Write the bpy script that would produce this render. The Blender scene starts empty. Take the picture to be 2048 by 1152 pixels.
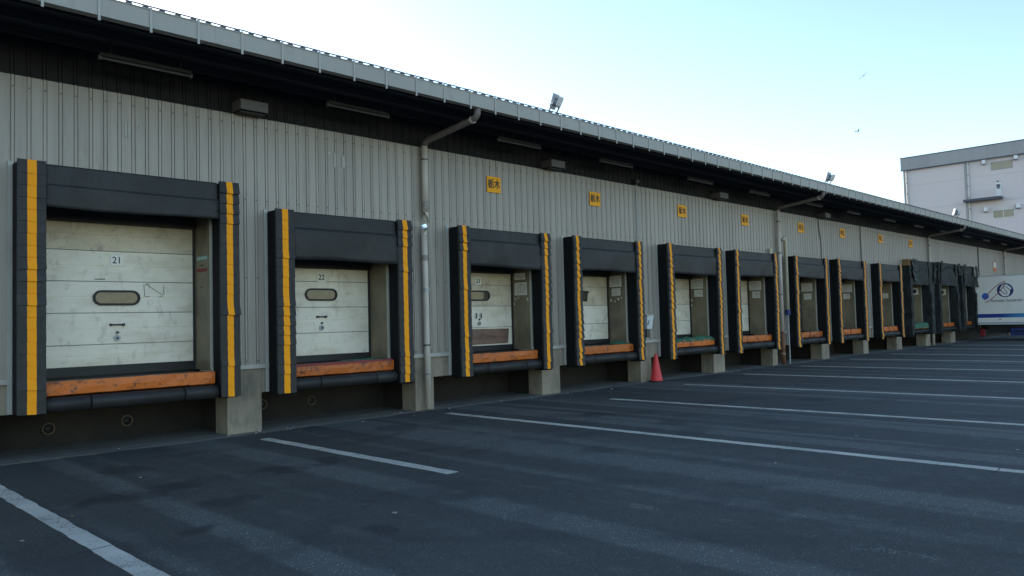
import bpy, math, random
from mathutils import Matrix, Vector
random.seed(7)
R = math.radians
sc = bpy.context.scene
col = sc.collection

# ------------------------------------------------------------------ camera
cam_data = bpy.data.cameras.new('camera')
cam_data.sensor_width = 36.0
cam_data.lens = 1546.28 / 2048 * 36.0
cam_data.clip_start = 0.05
cam_data.clip_end = 3000
cam = bpy.data.objects.new('camera', cam_data)
col.objects.link(cam)
yaw, pitch, roll = 0.7910, 0.04180, -0.02519
f = Vector((math.sin(yaw) * math.cos(pitch), math.cos(yaw) * math.cos(pitch), math.sin(pitch)))
r0 = Vector((math.cos(yaw), -math.sin(yaw), 0)); u0 = r0.cross(f)
rr = r0 * math.cos(roll) + u0 * math.sin(roll); uu = -r0 * math.sin(roll) + u0 * math.cos(roll)
mw = Matrix(((rr.x, uu.x, -f.x, 0), (rr.y, uu.y, -f.y, -11.148), (rr.z, uu.z, -f.z, 1.6), (0, 0, 0, 1)))
cam.matrix_world = mw
sc.camera = cam

# ------------------------------------------------------------------ sky, sun, exposure
SUN_EL, SUN_AZ = 15.0, 9.0          # low sun behind the warehouse (azimuth from +Y towards +X)
world = bpy.data.worlds.new('World'); sc.world = world; world.use_nodes = True
wn = world.node_tree; wn.nodes.clear()
sky = wn.nodes.new('ShaderNodeTexSky'); sky.sky_type = 'NISHITA'; sky.sun_disc = False
sky.sun_elevation = R(SUN_EL); sky.sun_rotation = R(SUN_AZ)
sky.air_density = 1.0; sky.dust_density = 0.3; sky.ozone_density = 1.5
bg = wn.nodes.new('ShaderNodeBackground'); bg.inputs['Strength'].default_value = 0.12
wo = wn.nodes.new('ShaderNodeOutputWorld')
wn.links.new(sky.outputs[0], bg.inputs[0]); wn.links.new(bg.outputs[0], wo.inputs[0])
sl = bpy.data.lights.new('sun', 'SUN'); sl.energy = 2.5; sl.angle = R(0.5); sl.color = (1, .93, .82)
sun = bpy.data.objects.new('sun', sl); col.objects.link(sun)
sd = Vector((math.sin(R(SUN_AZ)) * math.cos(R(SUN_EL)), math.cos(R(SUN_AZ)) * math.cos(R(SUN_EL)), math.sin(R(SUN_EL))))
sun.rotation_euler = sd.to_track_quat('Z', 'Y').to_euler()
sun.location = (20, 30, 30)
vs = sc.view_settings
sc.display_settings.display_device = 'sRGB'
vs.view_transform = 'Standard'; vs.look = 'None'; vs.gamma = 1.0; vs.use_curve_mapping = False
vs.exposure = 1.60

# ------------------------------------------------------------------ materials
MATS = {}
def ramp(nt, fac, stops):
    n = nt.nodes.new('ShaderNodeValToRGB'); e = n.color_ramp.elements
    while len(e) > 1: e.remove(e[-1])
    for i, (p, c) in enumerate(stops):
        el = e[0] if i == 0 else e.new(p)
        el.position = p; el.color = (*c, 1) if len(c) == 3 else c
    nt.links.new(fac, n.inputs[0]); return n.outputs[0]
def mixc(nt, fac, a, b, mode='MIX'):
    n = nt.nodes.new('ShaderNodeMix'); n.data_type = 'RGBA'; n.blend_type = mode; n.clamp_factor = True
    for sock, v in ((n.inputs[0], fac), (n.inputs[6], a), (n.inputs[7], b)):
        if isinstance(v, (int, float)): sock.default_value = v
        elif isinstance(v, (tuple, list)): sock.default_value = (*v[:3], 1)
        else: nt.links.new(v, sock)
    return n.outputs[2]
def noise(nt, vec, scale, detail=4, rough=.55, stretch=(1, 1, 1), loc=(0, 0, 0)):
    mp = nt.nodes.new('ShaderNodeMapping'); mp.inputs['Scale'].default_value = stretch; mp.inputs['Location'].default_value = loc
    nt.links.new(vec, mp.inputs[0])
    n = nt.nodes.new('ShaderNodeTexNoise'); n.inputs['Scale'].default_value = scale
    n.inputs['Detail'].default_value = detail; n.inputs['Roughness'].default_value = rough
    nt.links.new(mp.outputs[0], n.inputs['Vector']); return n.outputs[0]
def math_n(nt, op, a, b=0.5):
    n = nt.nodes.new('ShaderNodeMath'); n.operation = op
    for i, v in enumerate((a, b)):
        if isinstance(v, (int, float)): n.inputs[i].default_value = v
        else: nt.links.new(v, n.inputs[i])
    return n.outputs[0]
def new_mat(name):
    m = bpy.data.materials.new(name); m.use_nodes = True; nt = m.node_tree
    b = nt.nodes['Principled BSDF']; g = nt.nodes.new('ShaderNodeNewGeometry')
    MATS[name] = m
    return m, nt, b, g.outputs['Position']
def bump(nt, b, h, strength, dist=.01):
    n = nt.nodes.new('ShaderNodeBump'); n.inputs['Strength'].default_value = strength; n.inputs['Distance'].default_value = dist
    nt.links.new(h, n.inputs['Height']); nt.links.new(n.outputs[0], b.inputs['Normal'])
def mat(name, c, rough=.6, var=.15, scale=3, stretch=(1, 1, 1), dirt=None, dirt_lo=.5, dirt_hi=.75, dirt_scale=2,
        dirt_stretch=(1, 1, 1), metal=0, bmp=0, bscale=60, spec=.5, tone=0, grime=None, grime_amt=.5, grime_scale=9, grime_stretch=(1, 1, .4)):
    m, nt, b, P = new_mat(name)
    n1 = noise(nt, P, scale, 5, .6, stretch)
    colr = ramp(nt, n1, [(.25, tuple(x * (1 - var) for x in c)), (.75, tuple(min(x * (1 + var), 1) for x in c))])
    if dirt:
        n2 = noise(nt, P, dirt_scale, 6, .65, dirt_stretch, (3.1, 7.7, 1.3))
        fac = ramp(nt, n2, [(dirt_lo, (0, 0, 0)), (dirt_hi, (1, 1, 1))])
        colr = mixc(nt, fac, colr, dirt)
    if grime:
        n3 = noise(nt, P, grime_scale, 7, .75, grime_stretch, (11.3, 2.9, 5.1))
        colr = mixc(nt, math_n(nt, 'MULTIPLY', ramp(nt, n3, [(.54, (0, 0, 0)), (.74, (1, 1, 1))]), grime_amt), colr, grime)
    if tone:
        oi = nt.nodes.new('ShaderNodeObjectInfo')
        colr = mixc(nt, 1.0, colr, ramp(nt, oi.outputs['Random'], [(0, (1 - tone,) * 3), (1, (1, 1, 1))]), 'MULTIPLY')
    nt.links.new(colr, b.inputs['Base Color'])
    b.inputs['Roughness'].default_value = rough; b.inputs['Metallic'].default_value = metal
    b.inputs['Specular IOR Level'].default_value = spec
    if bmp: bump(nt, b, noise(nt, P, bscale, 4), bmp)
    return m

mat('siding', (.372, .322, .272), .38, .07, 1.2, (1, 1, .25), dirt=(.235, .198, .16), dirt_lo=.47, dirt_hi=.85, dirt_scale=1.5, dirt_stretch=(5, 1, .16), bmp=.08, bscale=2.2, tone=.12, grime=(.15, .125, .10), grime_amt=.4, grime_scale=7, grime_stretch=(2.5, 1, .22))
mat('upper_band_shade', (.0145, .0145, .016), .9, .2, 1.5, dirt=(.021, .017, .016), dirt_lo=.5, dirt_hi=.8, dirt_scale=2)  # siding under the eaves, its shade painted into the colour
mat('gutter', (.37, .345, .30), .5, .06, 1, dirt=(.26, .235, .20), dirt_lo=.55, dirt_hi=.85, dirt_scale=1.5, dirt_stretch=(2, 1, .6))
mat('bracket', (.41, .39, .35), .45, .06)
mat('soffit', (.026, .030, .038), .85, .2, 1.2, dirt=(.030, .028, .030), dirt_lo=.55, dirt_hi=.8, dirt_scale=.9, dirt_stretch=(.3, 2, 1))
mat('roof_edge', (.05, .055, .06), .5, .2)
mat('roof_sheet', (.30, .31, .32), .5, .1)
mat('trim', (.43, .41, .37), .4, .06, 2, dirt=(.30, .27, .23), dirt_lo=.5, dirt_hi=.8, dirt_scale=3, dirt_stretch=(1, 1, .3))
mat('concrete', (.32, .265, .195), .85, .16, 2.5, dirt=(.13, .12, .10), dirt_lo=.48, dirt_hi=.78, dirt_scale=1.7, dirt_stretch=(1.5, 1.5, .6), bmp=.35, bscale=25, tone=.15, grime=(.07, .06, .05), grime_amt=.6, grime_scale=5, grime_stretch=(1, 1, .35))
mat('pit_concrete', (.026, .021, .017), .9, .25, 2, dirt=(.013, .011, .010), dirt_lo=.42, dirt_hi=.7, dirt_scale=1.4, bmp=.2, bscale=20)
mat('black_vinyl', (.027, .027, .027), .5, .2, 4, dirt=(.048, .046, .044), dirt_lo=.48, dirt_hi=.85, dirt_scale=2.2, bmp=.55, bscale=5, spec=.28)
mat('black_flap', (.026, .025, .024), .5, .25, 7, dirt=(.05, .046, .042), dirt_lo=.5, dirt_hi=.85, dirt_scale=5, spec=.3, bmp=.3, bscale=25)
mat('torn_vinyl', (.015, .017, .017), .6, .4, 5, dirt=(.035, .042, .038), dirt_lo=.45, dirt_hi=.75, dirt_scale=5, bmp=.6, bscale=12, spec=.2)
mat('torn_grey', (.022, .025, .025), .6, .4, 6, bmp=.6, bscale=14)
mat('yellow', (.98, .355, .008), .45, .03, 6, dirt=(.68, .25, .012), dirt_lo=.58, dirt_hi=.9, dirt_scale=9, spec=.12)
mat('sign_yellow', (.97, .40, .01), .4, .06, 3, dirt=(.65, .30, .02), dirt_lo=.6, dirt_hi=.9, dirt_scale=5, spec=.15)
mat('ink', (.02, .02, .02), .6, .1)
mat('door_white', (.83, .755, .61), .4, .05, 1.3, (1, 1, 2), dirt=(.52, .42, .28), dirt_lo=.46, dirt_hi=.84, dirt_scale=1.9, dirt_stretch=(.6, 1, 1.4), bmp=.1, bscale=4, grime=(.24, .19, .13), grime_amt=.55, grime_scale=6, grime_stretch=(1, 1, .6))
mat('door_tan', (.68, .575, .42), .45, .08, 1.6, dirt=(.42, .35, .23), dirt_lo=.42, dirt_hi=.75, dirt_scale=2.2, dirt_stretch=(.6, 1, 1.2), bmp=.1, bscale=4, grime=(.17, .12, .08), grime_amt=.7, grime_scale=6, grime_stretch=(1, 1, .7))
mat('door_rust', (.22, .13, .09), .6, .25, 4, (1, 1, 2), dirt=(.09, .05, .04), dirt_lo=.45, dirt_hi=.7, dirt_scale=4, dirt_stretch=(.6, 1, 2))
mat('seal_rubber', (.016, .015, .015), .6, .2)
mat('jamb', (.20, .16, .10), .4, .12, 2, dirt=(.09, .075, .055), dirt_lo=.45, dirt_hi=.75, dirt_scale=2.5, dirt_stretch=(1, 1, .7))
mat('jamb_edge', (.42, .40, .33), .5, .1)
mat('window_dark', (.075, .065, .052), .1, .35, 7)
mat('metal_dark', (.06, .06, .06), .4, .2, 10, metal=.4)
mat('metal_grey', (.33, .35, .37), .4, .12, 8, metal=.3)
mat('orange', (.66, .15, .014), .45, .1, 5, dirt=(.07, .028, .02), dirt_lo=.53, dirt_hi=.67, dirt_scale=7, dirt_stretch=(1, 1, 1), bmp=.3, bscale=30, grime=(.06, .03, .02), grime_amt=.85, grime_scale=16, grime_stretch=(1, 1, 1), tone=.3)
mat('steel_deck', (.04, .037, .035), .55, .3, 6, dirt=(.09, .06, .045), dirt_lo=.5, dirt_hi=.7, dirt_scale=5)
mat('pipe_pvc', (.58, .50, .42), .4, .07, 3, dirt=(.34, .30, .26), dirt_lo=.5, dirt_hi=.8, dirt_scale=2.5, dirt_stretch=(2, 2, .5))
mat('pipe_cream', (.52, .48, .36), .4, .08, 3)
mat('pipe_band', (.28, .24, .21), .5, .1)
mat('pipe_rust', (.17, .075, .035), .7, .3, 6)
mat('silver', (.75, .78, .8), .25, .05, metal=.9)
mat('paper', (.66, .62, .53), .7, .08, 6, dirt=(.42, .38, .31), dirt_lo=.5, dirt_hi=.75, dirt_scale=9)
mat('plate_white', (.88, .84, .74), .5, .04)
mat('pad_core', (.012, .012, .013), .65, .2, 5, bmp=.2, bscale=9, spec=.1)
mat('hood', (.11, .10, .095), .5, .1, dirt=(.12, .10, .09), dirt_scale=6)
mat('swan_pvc_shaded', (.17, .14, .125), .5, .1, 3)  # same pipe plastic, darkened to carry the shade under the eaves
mat('print_grey', (.28, .28, .27), .8, .1)
mat('teal', (.10, .42, .36), .5, .1)
mat('red', (.38, .05, .04), .5, .1)
mat('red_dark', (.22, .03, .03), .6, .2, 8)
mat('cone_red', (.66, .035, .04), .5, .1, 8, dirt=(.35, .03, .03), dirt_lo=.55, dirt_hi=.8, dirt_scale=6)
mat('rubber', (.02, .02, .02), .7, .2)
mat('green_net', (.03, .11, .06), .75, .4, 14, bmp=.6, bscale=40)
mat('bucket_white', (.60, .62, .62), .4, .06)
mat('tube_glass', (.10, .10, .10), .2, .03)
mat('fixture', (.06, .06, .06), .4, .08)
mat('wood', (.24, .13, .05), .7, .3, 4, (1, 1, 6))
mat('truck_white', (.92, .86, .78), .35, .03, .8, dirt=(.80, .74, .66), dirt_lo=.5, dirt_hi=.9, dirt_scale=1.2, dirt_stretch=(1, 1, .5))
mat('truck_rail', (.50, .52, .52), .4, .05)
mat('navy', (.012, .03, .16), .4, .05)
mat('sphere_blue', (.03, .16, .55), .35, .05)
mat('logo_red', (.30, .06, .09), .5, .05)
mat('truck_text', (.16, .17, .20), .5, .05)
mat('truck_red', (.20, .015, .02), .35, .1)
mat('truck_blue', (.015, .03, .16), .5, .1)
mat('chassis', (.014, .014, .015), .6, .3)
mat('joint', (.05, .056, .062), .8, .2)
mat('far_wall', (.70, .62, .60), .7, .03, .12, dirt=(.68, .56, .595), dirt_lo=.45, dirt_hi=.8, dirt_scale=.15)
mat('far_fascia', (.36, .36, .36), .7, .06, .3, dirt=(.28, .28, .28), dirt_lo=.5, dirt_hi=.8, dirt_scale=.6, dirt_stretch=(1, 2, .4))
mat('flood_grey', (.30, .31, .32), .4, .12, 12, metal=.2)
mat('flood_blue', (.16, .17, .19), .4, .2, 12)
mat('flood_light', (.62, .62, .58), .4, .08, 10)
mat('ring_old', (.10, .075, .045), .7, .2)
mat('far_pipe', (.66, .64, .60), .6, .05)
mat('far_dark', (.07, .08, .10), .6, .1)
mat('far_pane_reflection', (.36, .31, .22), .3, .15, .6)  # warm reflection painted into the window pane colour
mat('far_white', (.78, .78, .78), .6, .04)
mat('bird', (.05, .05, .055), .7, .2)
mat('sticker_remnant', (.44, .42, .37), .8, .08, 20, spec=.1)

# stripe on the truck fades from navy to light blue along its length (printed gradient)
m, nt, b, P = new_mat('stripe_blue')
sx = nt.nodes.new('ShaderNodeSeparateXYZ'); nt.links.new(P, sx.inputs[0])
t = math_n(nt, 'MULTIPLY', math_n(nt, 'ADD', sx.outputs[1], 1.3), -0.8)
nt.links.new(ramp(nt, t, [(0, (.01, .045, .27)), (1, (.05, .33, .58))]), b.inputs['Base Color'])
b.inputs['Roughness'].default_value = .4

STAINS = [(3.31, -3.13, .34, .85), (2.54, -3.16, .40, .85), (2.92, -3.25, .2, .6), (4.32, -3.2, .30, .8), (4.95, -3.1, .26, .75), (3.2, -4.21, .34, .6), (2.59, -4.92, .2, .7), (3.51, -6.16, .18, .7), (4.7, -5.6, .3, .5), (10.04, -2.96, .4, .7), (10.03, -4.61, .35, .6), (14.06, -5.1, .4, .6), (16.28, -2.56, .4, .6), (3.16, -1.63, .3, .6), (7.2, -1.5, .5, .5), (7.4, -5.2, .3, .5)]
# asphalt: two tones of wear in long strips square to the dock, pale stone chips, oil spots
m, nt, b, P = new_mat('asphalt')
big = noise(nt, P, .35, 4, .55)
base = ramp(nt, big, [(.3, (.044, .048, .046)), (.7, (.060, .064, .061))])
strips = noise(nt, P, 1.0, 2, .5, (1.15, .028, 1), (.35, .2, 0))
wob = noise(nt, P, 3.5, 5, .6)
sfac = math_n(nt, 'ADD', strips, math_n(nt, 'MULTIPLY', math_n(nt, 'SUBTRACT', wob, .5), .13))
worn = ramp(nt, sfac, [(.50, (0, 0, 0)), (.555, (1, 1, 1))])
fine = noise(nt, P, 90, 3, .7)
wcol = ramp(nt, fine, [(.35, (.054, .059, .056)), (.7, (.155, .163, .155))])
mott = ramp(nt, noise(nt, P, 11, 5, .7), [(.3, (.84, .84, .84)), (.7, (1.16, 1.16, 1.16))])
base = mixc(nt, 1.0, base, mott, 'MULTIPLY')
grain = ramp(nt, noise(nt, P, 75, 4, .75), [(.32, (.5, .5, .5)), (.68, (1.5, 1.5, 1.5))])
base = mixc(nt, .9, base, grain, 'MULTIPLY')
c1 = mixc(nt, math_n(nt, 'MULTIPLY', worn, .85), base, wcol)
vo = nt.nodes.new('ShaderNodeTexVoronoi'); vo.inputs['Scale'].default_value = 62; nt.links.new(P, vo.inputs['Vector'])
sp = nt.nodes.new('ShaderNodeSeparateColor'); nt.links.new(vo.outputs['Color'], sp.inputs[0])
chip = ramp(nt, sp.outputs[0], [(.78, (0, 0, 0)), (.98, (1, 1, 1))])
chipd = ramp(nt, vo.outputs['Distance'], [(.28, (1, 1, 1)), (.42, (0, 0, 0))])
cf = math_n(nt, 'MULTIPLY', math_n(nt, 'MULTIPLY', chip, chipd), math_n(nt, 'ADD', math_n(nt, 'MULTIPLY', worn, .65), .30))
c2 = mixc(nt, cf, c1, (.42, .42, .38))
oil = noise(nt, P, .62, 3, .5, (1, 1.5, 1), (4.4, 1.9, 0))
of = ramp(nt, oil, [(.60, (0, 0, 0)), (.70, (1, 1, 1))])
c3 = mixc(nt, math_n(nt, 'MULTIPLY', of, .55), c2, (.036, .038, .042))
dist_w = nt.nodes.new('ShaderNodeVectorMath'); dist_w.operation = 'MULTIPLY_ADD'
nz = nt.nodes.new('ShaderNodeTexNoise'); nz.inputs['Scale'].default_value = 2.2; nz.inputs['Detail'].default_value = 5; nt.links.new(P, nz.inputs['Vector'])
nt.links.new(nz.outputs['Color'], dist_w.inputs[0]); dist_w.inputs[1].default_value = (.9, .9, 0); nt.links.new(P, dist_w.inputs[2])
acc = None
for (sx_, sy_, sr, sk) in STAINS:
    mp = nt.nodes.new('ShaderNodeVectorMath'); mp.operation = 'DISTANCE'; nt.links.new(dist_w.outputs[0], mp.inputs[0]); mp.inputs[1].default_value = (sx_ + .45, sy_ + .45, 0)
    fz = nt.nodes.new('ShaderNodeMapRange'); fz.inputs[1].default_value = sr; fz.inputs[2].default_value = sr * .55; fz.inputs[3].default_value = 0; fz.inputs[4].default_value = sk; fz.clamp = True
    nt.links.new(mp.outputs['Value'], fz.inputs[0])
    acc = fz.outputs[0] if acc is None else math_n(nt, 'MAXIMUM', acc, fz.outputs[0])
# faint curved tyre tracks of trucks swinging into the bays
for (cx_, cy_, rad) in ((-6.0, -15.5, 13.2), (-6.0, -15.5, 15.1), (2.5, -17.0, 14.0), (2.5, -17.0, 15.9), (10.5, -16.0, 12.6), (10.5, -16.0, 14.5)):
    mp = nt.nodes.new('ShaderNodeVectorMath'); mp.operation = 'DISTANCE'; nt.links.new(P, mp.inputs[0]); mp.inputs[1].default_value = (cx_, cy_, 0)
    dd = math_n(nt, 'ABSOLUTE', math_n(nt, 'SUBTRACT', mp.outputs['Value'], rad))
    fz = nt.nodes.new('ShaderNodeMapRange'); fz.inputs[1].default_value = .2; fz.inputs[2].default_value = .1; fz.inputs[3].default_value = 0; fz.inputs[4].default_value = .38; fz.clamp = True
    nt.links.new(dd, fz.inputs[0])
    acc = math_n(nt, 'MAXIMUM', acc, math_n(nt, 'MULTIPLY', fz.outputs[0], ramp(nt, noise(nt, P, 1.1, 4, .6, (1, 1, 1), (cx_, rad, 0)), [(.42, (0, 0, 0)), (.62, (1, 1, 1))])))
c3 = mixc(nt, acc, c3, (.020, .021, .023))
nt.links.new(c3, b.inputs['Base Color'])
b.inputs['Roughness'].default_value = .82; b.inputs['Specular IOR Level'].default_value = .35
bump(nt, b, noise(nt, P, 90, 4, .75), .6, .008)

# worn road paint: worn-through spots let the asphalt below show
def paint_mat(name, lo, hi, c0, c1, k1, k2, sc1, keep):
    m, nt, b, P = new_mat(name)
    w1 = noise(nt, P, sc1, 6, .7); w2 = noise(nt, P, 50, 3, .7)
    wf = math_n(nt, 'ADD', math_n(nt, 'MULTIPLY', w1, k1), math_n(nt, 'MULTIPLY', w2, k2))
    pf = ramp(nt, wf, [(lo, (0, 0, 0)), (hi, (1, 1, 1))])
    nt.links.new(ramp(nt, noise(nt, P, 1.3, 4, .6), [(.3, c0), (.7, c1)]), b.inputs['Base Color'])
    b.inputs['Roughness'].default_value = .8
    tr = nt.nodes.new('ShaderNodeBsdfTransparent'); mx = nt.nodes.new('ShaderNodeMixShader')
    nt.links.new(math_n(nt, 'MULTIPLY', pf, keep), mx.inputs[0]); nt.links.new(b.outputs[0], mx.inputs[1]); nt.links.new(tr.outputs[0], mx.inputs[2])
    nt.links.new(mx.outputs[0], nt.nodes['Material Output'].inputs[0])
paint_mat('road_paint', .52, .66, (.40, .38, .33), (.62, .585, .50), .55, .45, 3.2, .75)
paint_mat('road_paint_faded', .33, .46, (.22, .22, .20), (.28, .28, .25), .5, .5, 1.6, 1.0)
# apron concrete, half covered in dust and asphalt at its front edge
m, nt, b, P = new_mat('apron')
a1 = noise(nt, P, 2.2, 6, .65, (.6, 1.6, 1)); a2 = noise(nt, P, 14, 4, .6)
ac = ramp(nt, a1, [(.3, (.10, .095, .082)), (.7, (.22, .205, .175))])
ac = mixc(nt, ramp(nt, a2, [(.5, (0, 0, 0)), (.8, (.5, .5, .5))]), ac, (.07, .068, .064))
nt.links.new(ac, b.inputs['Base Color']); b.inputs['Roughness'].default_value = .9
bump(nt, b, a2, .2, .01)

# ------------------------------------------------------------------ mesh helpers
class MB:
    def __init__(s): s.v = []; s.f = []; s.m = []
    def add(s, vs, fs, mi=0):
        o = len(s.v); s.v += [tuple(p) for p in vs]
        for q in fs: s.f.append([i + o for i in q]); s.m.append(mi)
        return s
    def box(s, x0, x1, y0, y1, z0, z1, mi=0):
        v = [(x, y, z) for x in (x0, x1) for y in (y0, y1) for z in (z0, z1)]
        return s.add(v, [(0, 1, 3, 2), (4, 6, 7, 5), (0, 4, 5, 1), (2, 3, 7, 6), (0, 2, 6, 4), (1, 5, 7, 3)], mi)
    def hexa(s, b, t, mi=0):            # b, t: four bottom and four top corners, same winding
        return s.add(list(b) + list(t), [(3, 2, 1, 0), (4, 5, 6, 7), (0, 1, 5, 4), (1, 2, 6, 5), (2, 3, 7, 6), (3, 0, 4, 7)], mi)
    def tube(s, pts, r, n=12, cap=True, mi=0):
        pts = [Vector(p) for p in pts]; rs = r if isinstance(r, (list, tuple)) else [r] * len(pts)
        rings = []; prev = None
        for i, p in enumerate(pts):
            a = pts[max(i - 1, 0)]; c = pts[min(i + 1, len(pts) - 1)]; d = (c - a).normalized()
            if prev is None:
                up = Vector((0, 0, 1)) if abs(d.z) < .9 else Vector((1, 0, 0)); x = d.cross(up).normalized()
            else: x = (prev - d * prev.dot(d)).normalized()
            prev = x; y = d.cross(x)
            rings.append([p + (x * math.cos(2 * math.pi * k / n) + y * math.sin(2 * math.pi * k / n)) * rs[i] for k in range(n)])
        v = [q for g in rings for q in g]; fs = []
        for i in range(len(rings) - 1):
            for k in range(n):
                fs.append((i * n + k, i * n + (k + 1) % n, (i + 1) * n + (k + 1) % n, (i + 1) * n + k))
        if cap: fs += [tuple(range(n))[::-1], tuple((len(rings) - 1) * n + k for k in range(n))]
        return s.add(v, fs, mi)
    def prism(s, poly, fn, d0, d1, mi=0):    # poly 2-D points; fn(u,v,d) -> xyz
        n = len(poly); v = [fn(u, w, d0) for u, w in poly] + [fn(u, w, d1) for u, w in poly]
        fs = [tuple(range(n))[::-1], tuple(range(n, 2 * n))] + [(i, (i + 1) % n, n + (i + 1) % n, n + i) for i in range(n)]
        return s.add(v, fs, mi)
    def sheet(s, grid, th, mi=0):            # grid[i][j] of points, closed shell; th: offset vector
        a = len(grid); b = len(grid[0]); th = Vector(th)
        v = [Vector(p) for g in grid for p in g]; N = len(v); v2 = [p + th for p in v]; fs = []
        for i in range(a - 1):
            for j in range(b - 1):
                q = (i * b + j, i * b + j + 1, (i + 1) * b + j + 1, (i + 1) * b + j)
                fs.append(q); fs.append(tuple(N + k for k in q[::-1]))
        edge = [(0, j) for j in range(b)] + [(i, b - 1) for i in range(1, a)] + [(a - 1, j) for j in range(b - 2, -1, -1)] + [(i, 0) for i in range(a - 2, 0, -1)]
        e = [i * b + j for i, j in edge]
        for k in range(len(e)):
            p, q = e[k], e[(k + 1) % len(e)]; fs.append((p, N + p, N + q, q))
        return s.add(v + v2, fs, mi)
    def mesh(s, name, off=(0, 0, 0), smooth=False):
        me = bpy.data.meshes.new(name)
        me.from_pydata([(x - off[0], y - off[1], z - off[2]) for x, y, z in s.v], [], s.f)
        me.polygons.foreach_set('material_index', s.m)
        if smooth: me.polygons.foreach_set('use_smooth', [True] * len(s.f))
        me.validate(); me.update()
        import bmesh
        bm = bmesh.new(); bm.from_mesh(me); bmesh.ops.recalc_face_normals(bm, faces=bm.faces); bm.to_mesh(me); bm.free()
        return me
WL = {}
def tag(o, label=None, cat=None, group=None, kind=None):
    if label: o['label'] = label
    if cat: o['category'] = cat
    if group: o['group'] = group
    if kind: o['kind'] = kind
    return o
def empty(name, loc, label, cat, group=None):
    o = bpy.data.objects.new(name, None); col.objects.link(o); o.location = loc; o.empty_display_size = .2
    WL[o.name] = tuple(loc); return tag(o, label, cat, group)
def obj(name, mb, mats, parent=None, origin=None, smooth=False, bevel=0):
    off = WL[parent.name] if parent else (origin or (0, 0, 0))
    me = mb.mesh(name, off, smooth)
    for mm in ([mats] if isinstance(mats, str) else mats): me.materials.append(MATS[mm])
    o = bpy.data.objects.new(name, me); col.objects.link(o)
    if parent: o.parent = parent
    else: o.location = off
    WL[o.name] = tuple(off)
    if bevel:
        bv = o.modifiers.new('bevel', 'BEVEL'); bv.width = bevel; bv.segments = 2; bv.limit_method = 'ANGLE'
    return o
def place(name, me, loc, parent=None, rot=None):       # shared mesh at a world position
    o = bpy.data.objects.new(name, me); col.objects.link(o)
    p = WL[parent.name] if parent else (0, 0, 0)
    o.location = (loc[0] - p[0], loc[1] - p[1], loc[2] - p[2])
    if rot: o.rotation_euler = rot
    if parent: o.parent = parent
    WL[o.name] = tuple(loc); return o
def text_mb(body, size, fn, depth=.003, align='CENTER', bold=0):
    c = bpy.data.curves.new('t', 'FONT'); c.body = body; c.size = size; c.align_x = align; c.align_y = 'CENTER'; c.extrude = depth / 2; c.resolution_u = 2
    o = bpy.data.objects.new('t', c); col.objects.link(o); bpy.context.view_layer.update()
    me = bpy.data.meshes.new_from_object(o)
    mb = MB()
    for k, (ax, ay) in enumerate(((0, 0), (bold, 0), (-bold, 0), (0, bold), (0, -bold)) if bold else ((0, 0),)):
        mb.add([fn(v.co.x + ax, v.co.y + ay, v.co.z + k * .0002) for v in me.vertices], [tuple(p.vertices) for p in me.polygons])
    bpy.data.objects.remove(o); bpy.data.curves.remove(c); bpy.data.meshes.remove(me)
    return mb

# ------------------------------------------------------------------ layout numbers (metres)
# n, outer left, inner left, inner right, outer right, top, bottom, header seam, curtain bottom
BAYS = [
    (21, 2.43, 2.74, 4.96, 5.25, 3.72, .58, 3.42, 3.16),
    (22, 5.84, 6.15, 8.14, 8.44, 3.40, .53, 3.11, 2.63),
    (23, 9.55, 9.83, 11.82, 12.10, 3.40, .54, 3.13, 2.65),
    (24, 12.86, 13.12, 15.17, 15.42, 3.41, .54, 3.13, 2.66),
    (25, 16.50, 16.78, 18.91, 19.15, 3.44, .53, 3.15, 2.68),
    (26, 19.90, 20.16, 22.26, 22.52, 3.44, .52, 3.16, 2.70),
    (27, 23.69, 23.97, 25.97, 26.24, 3.43, .53, 3.16, 2.73),
    (28, 27.06, 27.32, 29.37, 29.66, 3.46, .53, 3.17, 2.74),
    (29, 30.95, 31.22, 33.25, 33.54, 3.45, .53, 3.17, 2.75),
    (30, 34.50, 34.80, 36.95, 37.62, 3.72, .50, 3.20, 2.70),
    (31, 38.35, 38.65, 40.92, 41.25, 3.75, .50, 3.20, 2.72),
    (32, 41.95, 42.30, 43.85, 44.20, 3.72, .50, 3.20, 2.72)]
WHICH = {21: 'bay 21, tallest and nearest', 22: 'bay 22, left of the broken drainpipe', 23: 'bay 23, right of the broken drainpipe',
         24: 'the fourth bay from the left', 25: 'the fifth bay, right of the cone', 26: 'the sixth bay from the left',
         27: 'the seventh bay from the left', 28: 'the eighth bay from the left', 29: 'the ninth bay from the left',
         30: 'the tenth bay, first torn one', 31: 'the eleventh bay from the left', 32: 'the twelfth bay, beside the truck'}
PILLARS = [(1.50, 2.12), (5.21, 5.76), (8.74, 9.17), (12.13, 12.71), (15.71, 16.16), (19.16, 19.76), (22.68, 23.01), (26.30, 26.92),
           (30.03, 30.53), (33.64, 34.23), (37.3, 37.95), (40.95, 41.74)]
XS, XE = -4.0, 66.0
ZW = 4.85           # above this height the siding has its shade painted in
YD = .55            # door plane
SOFF = 5.36

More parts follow.
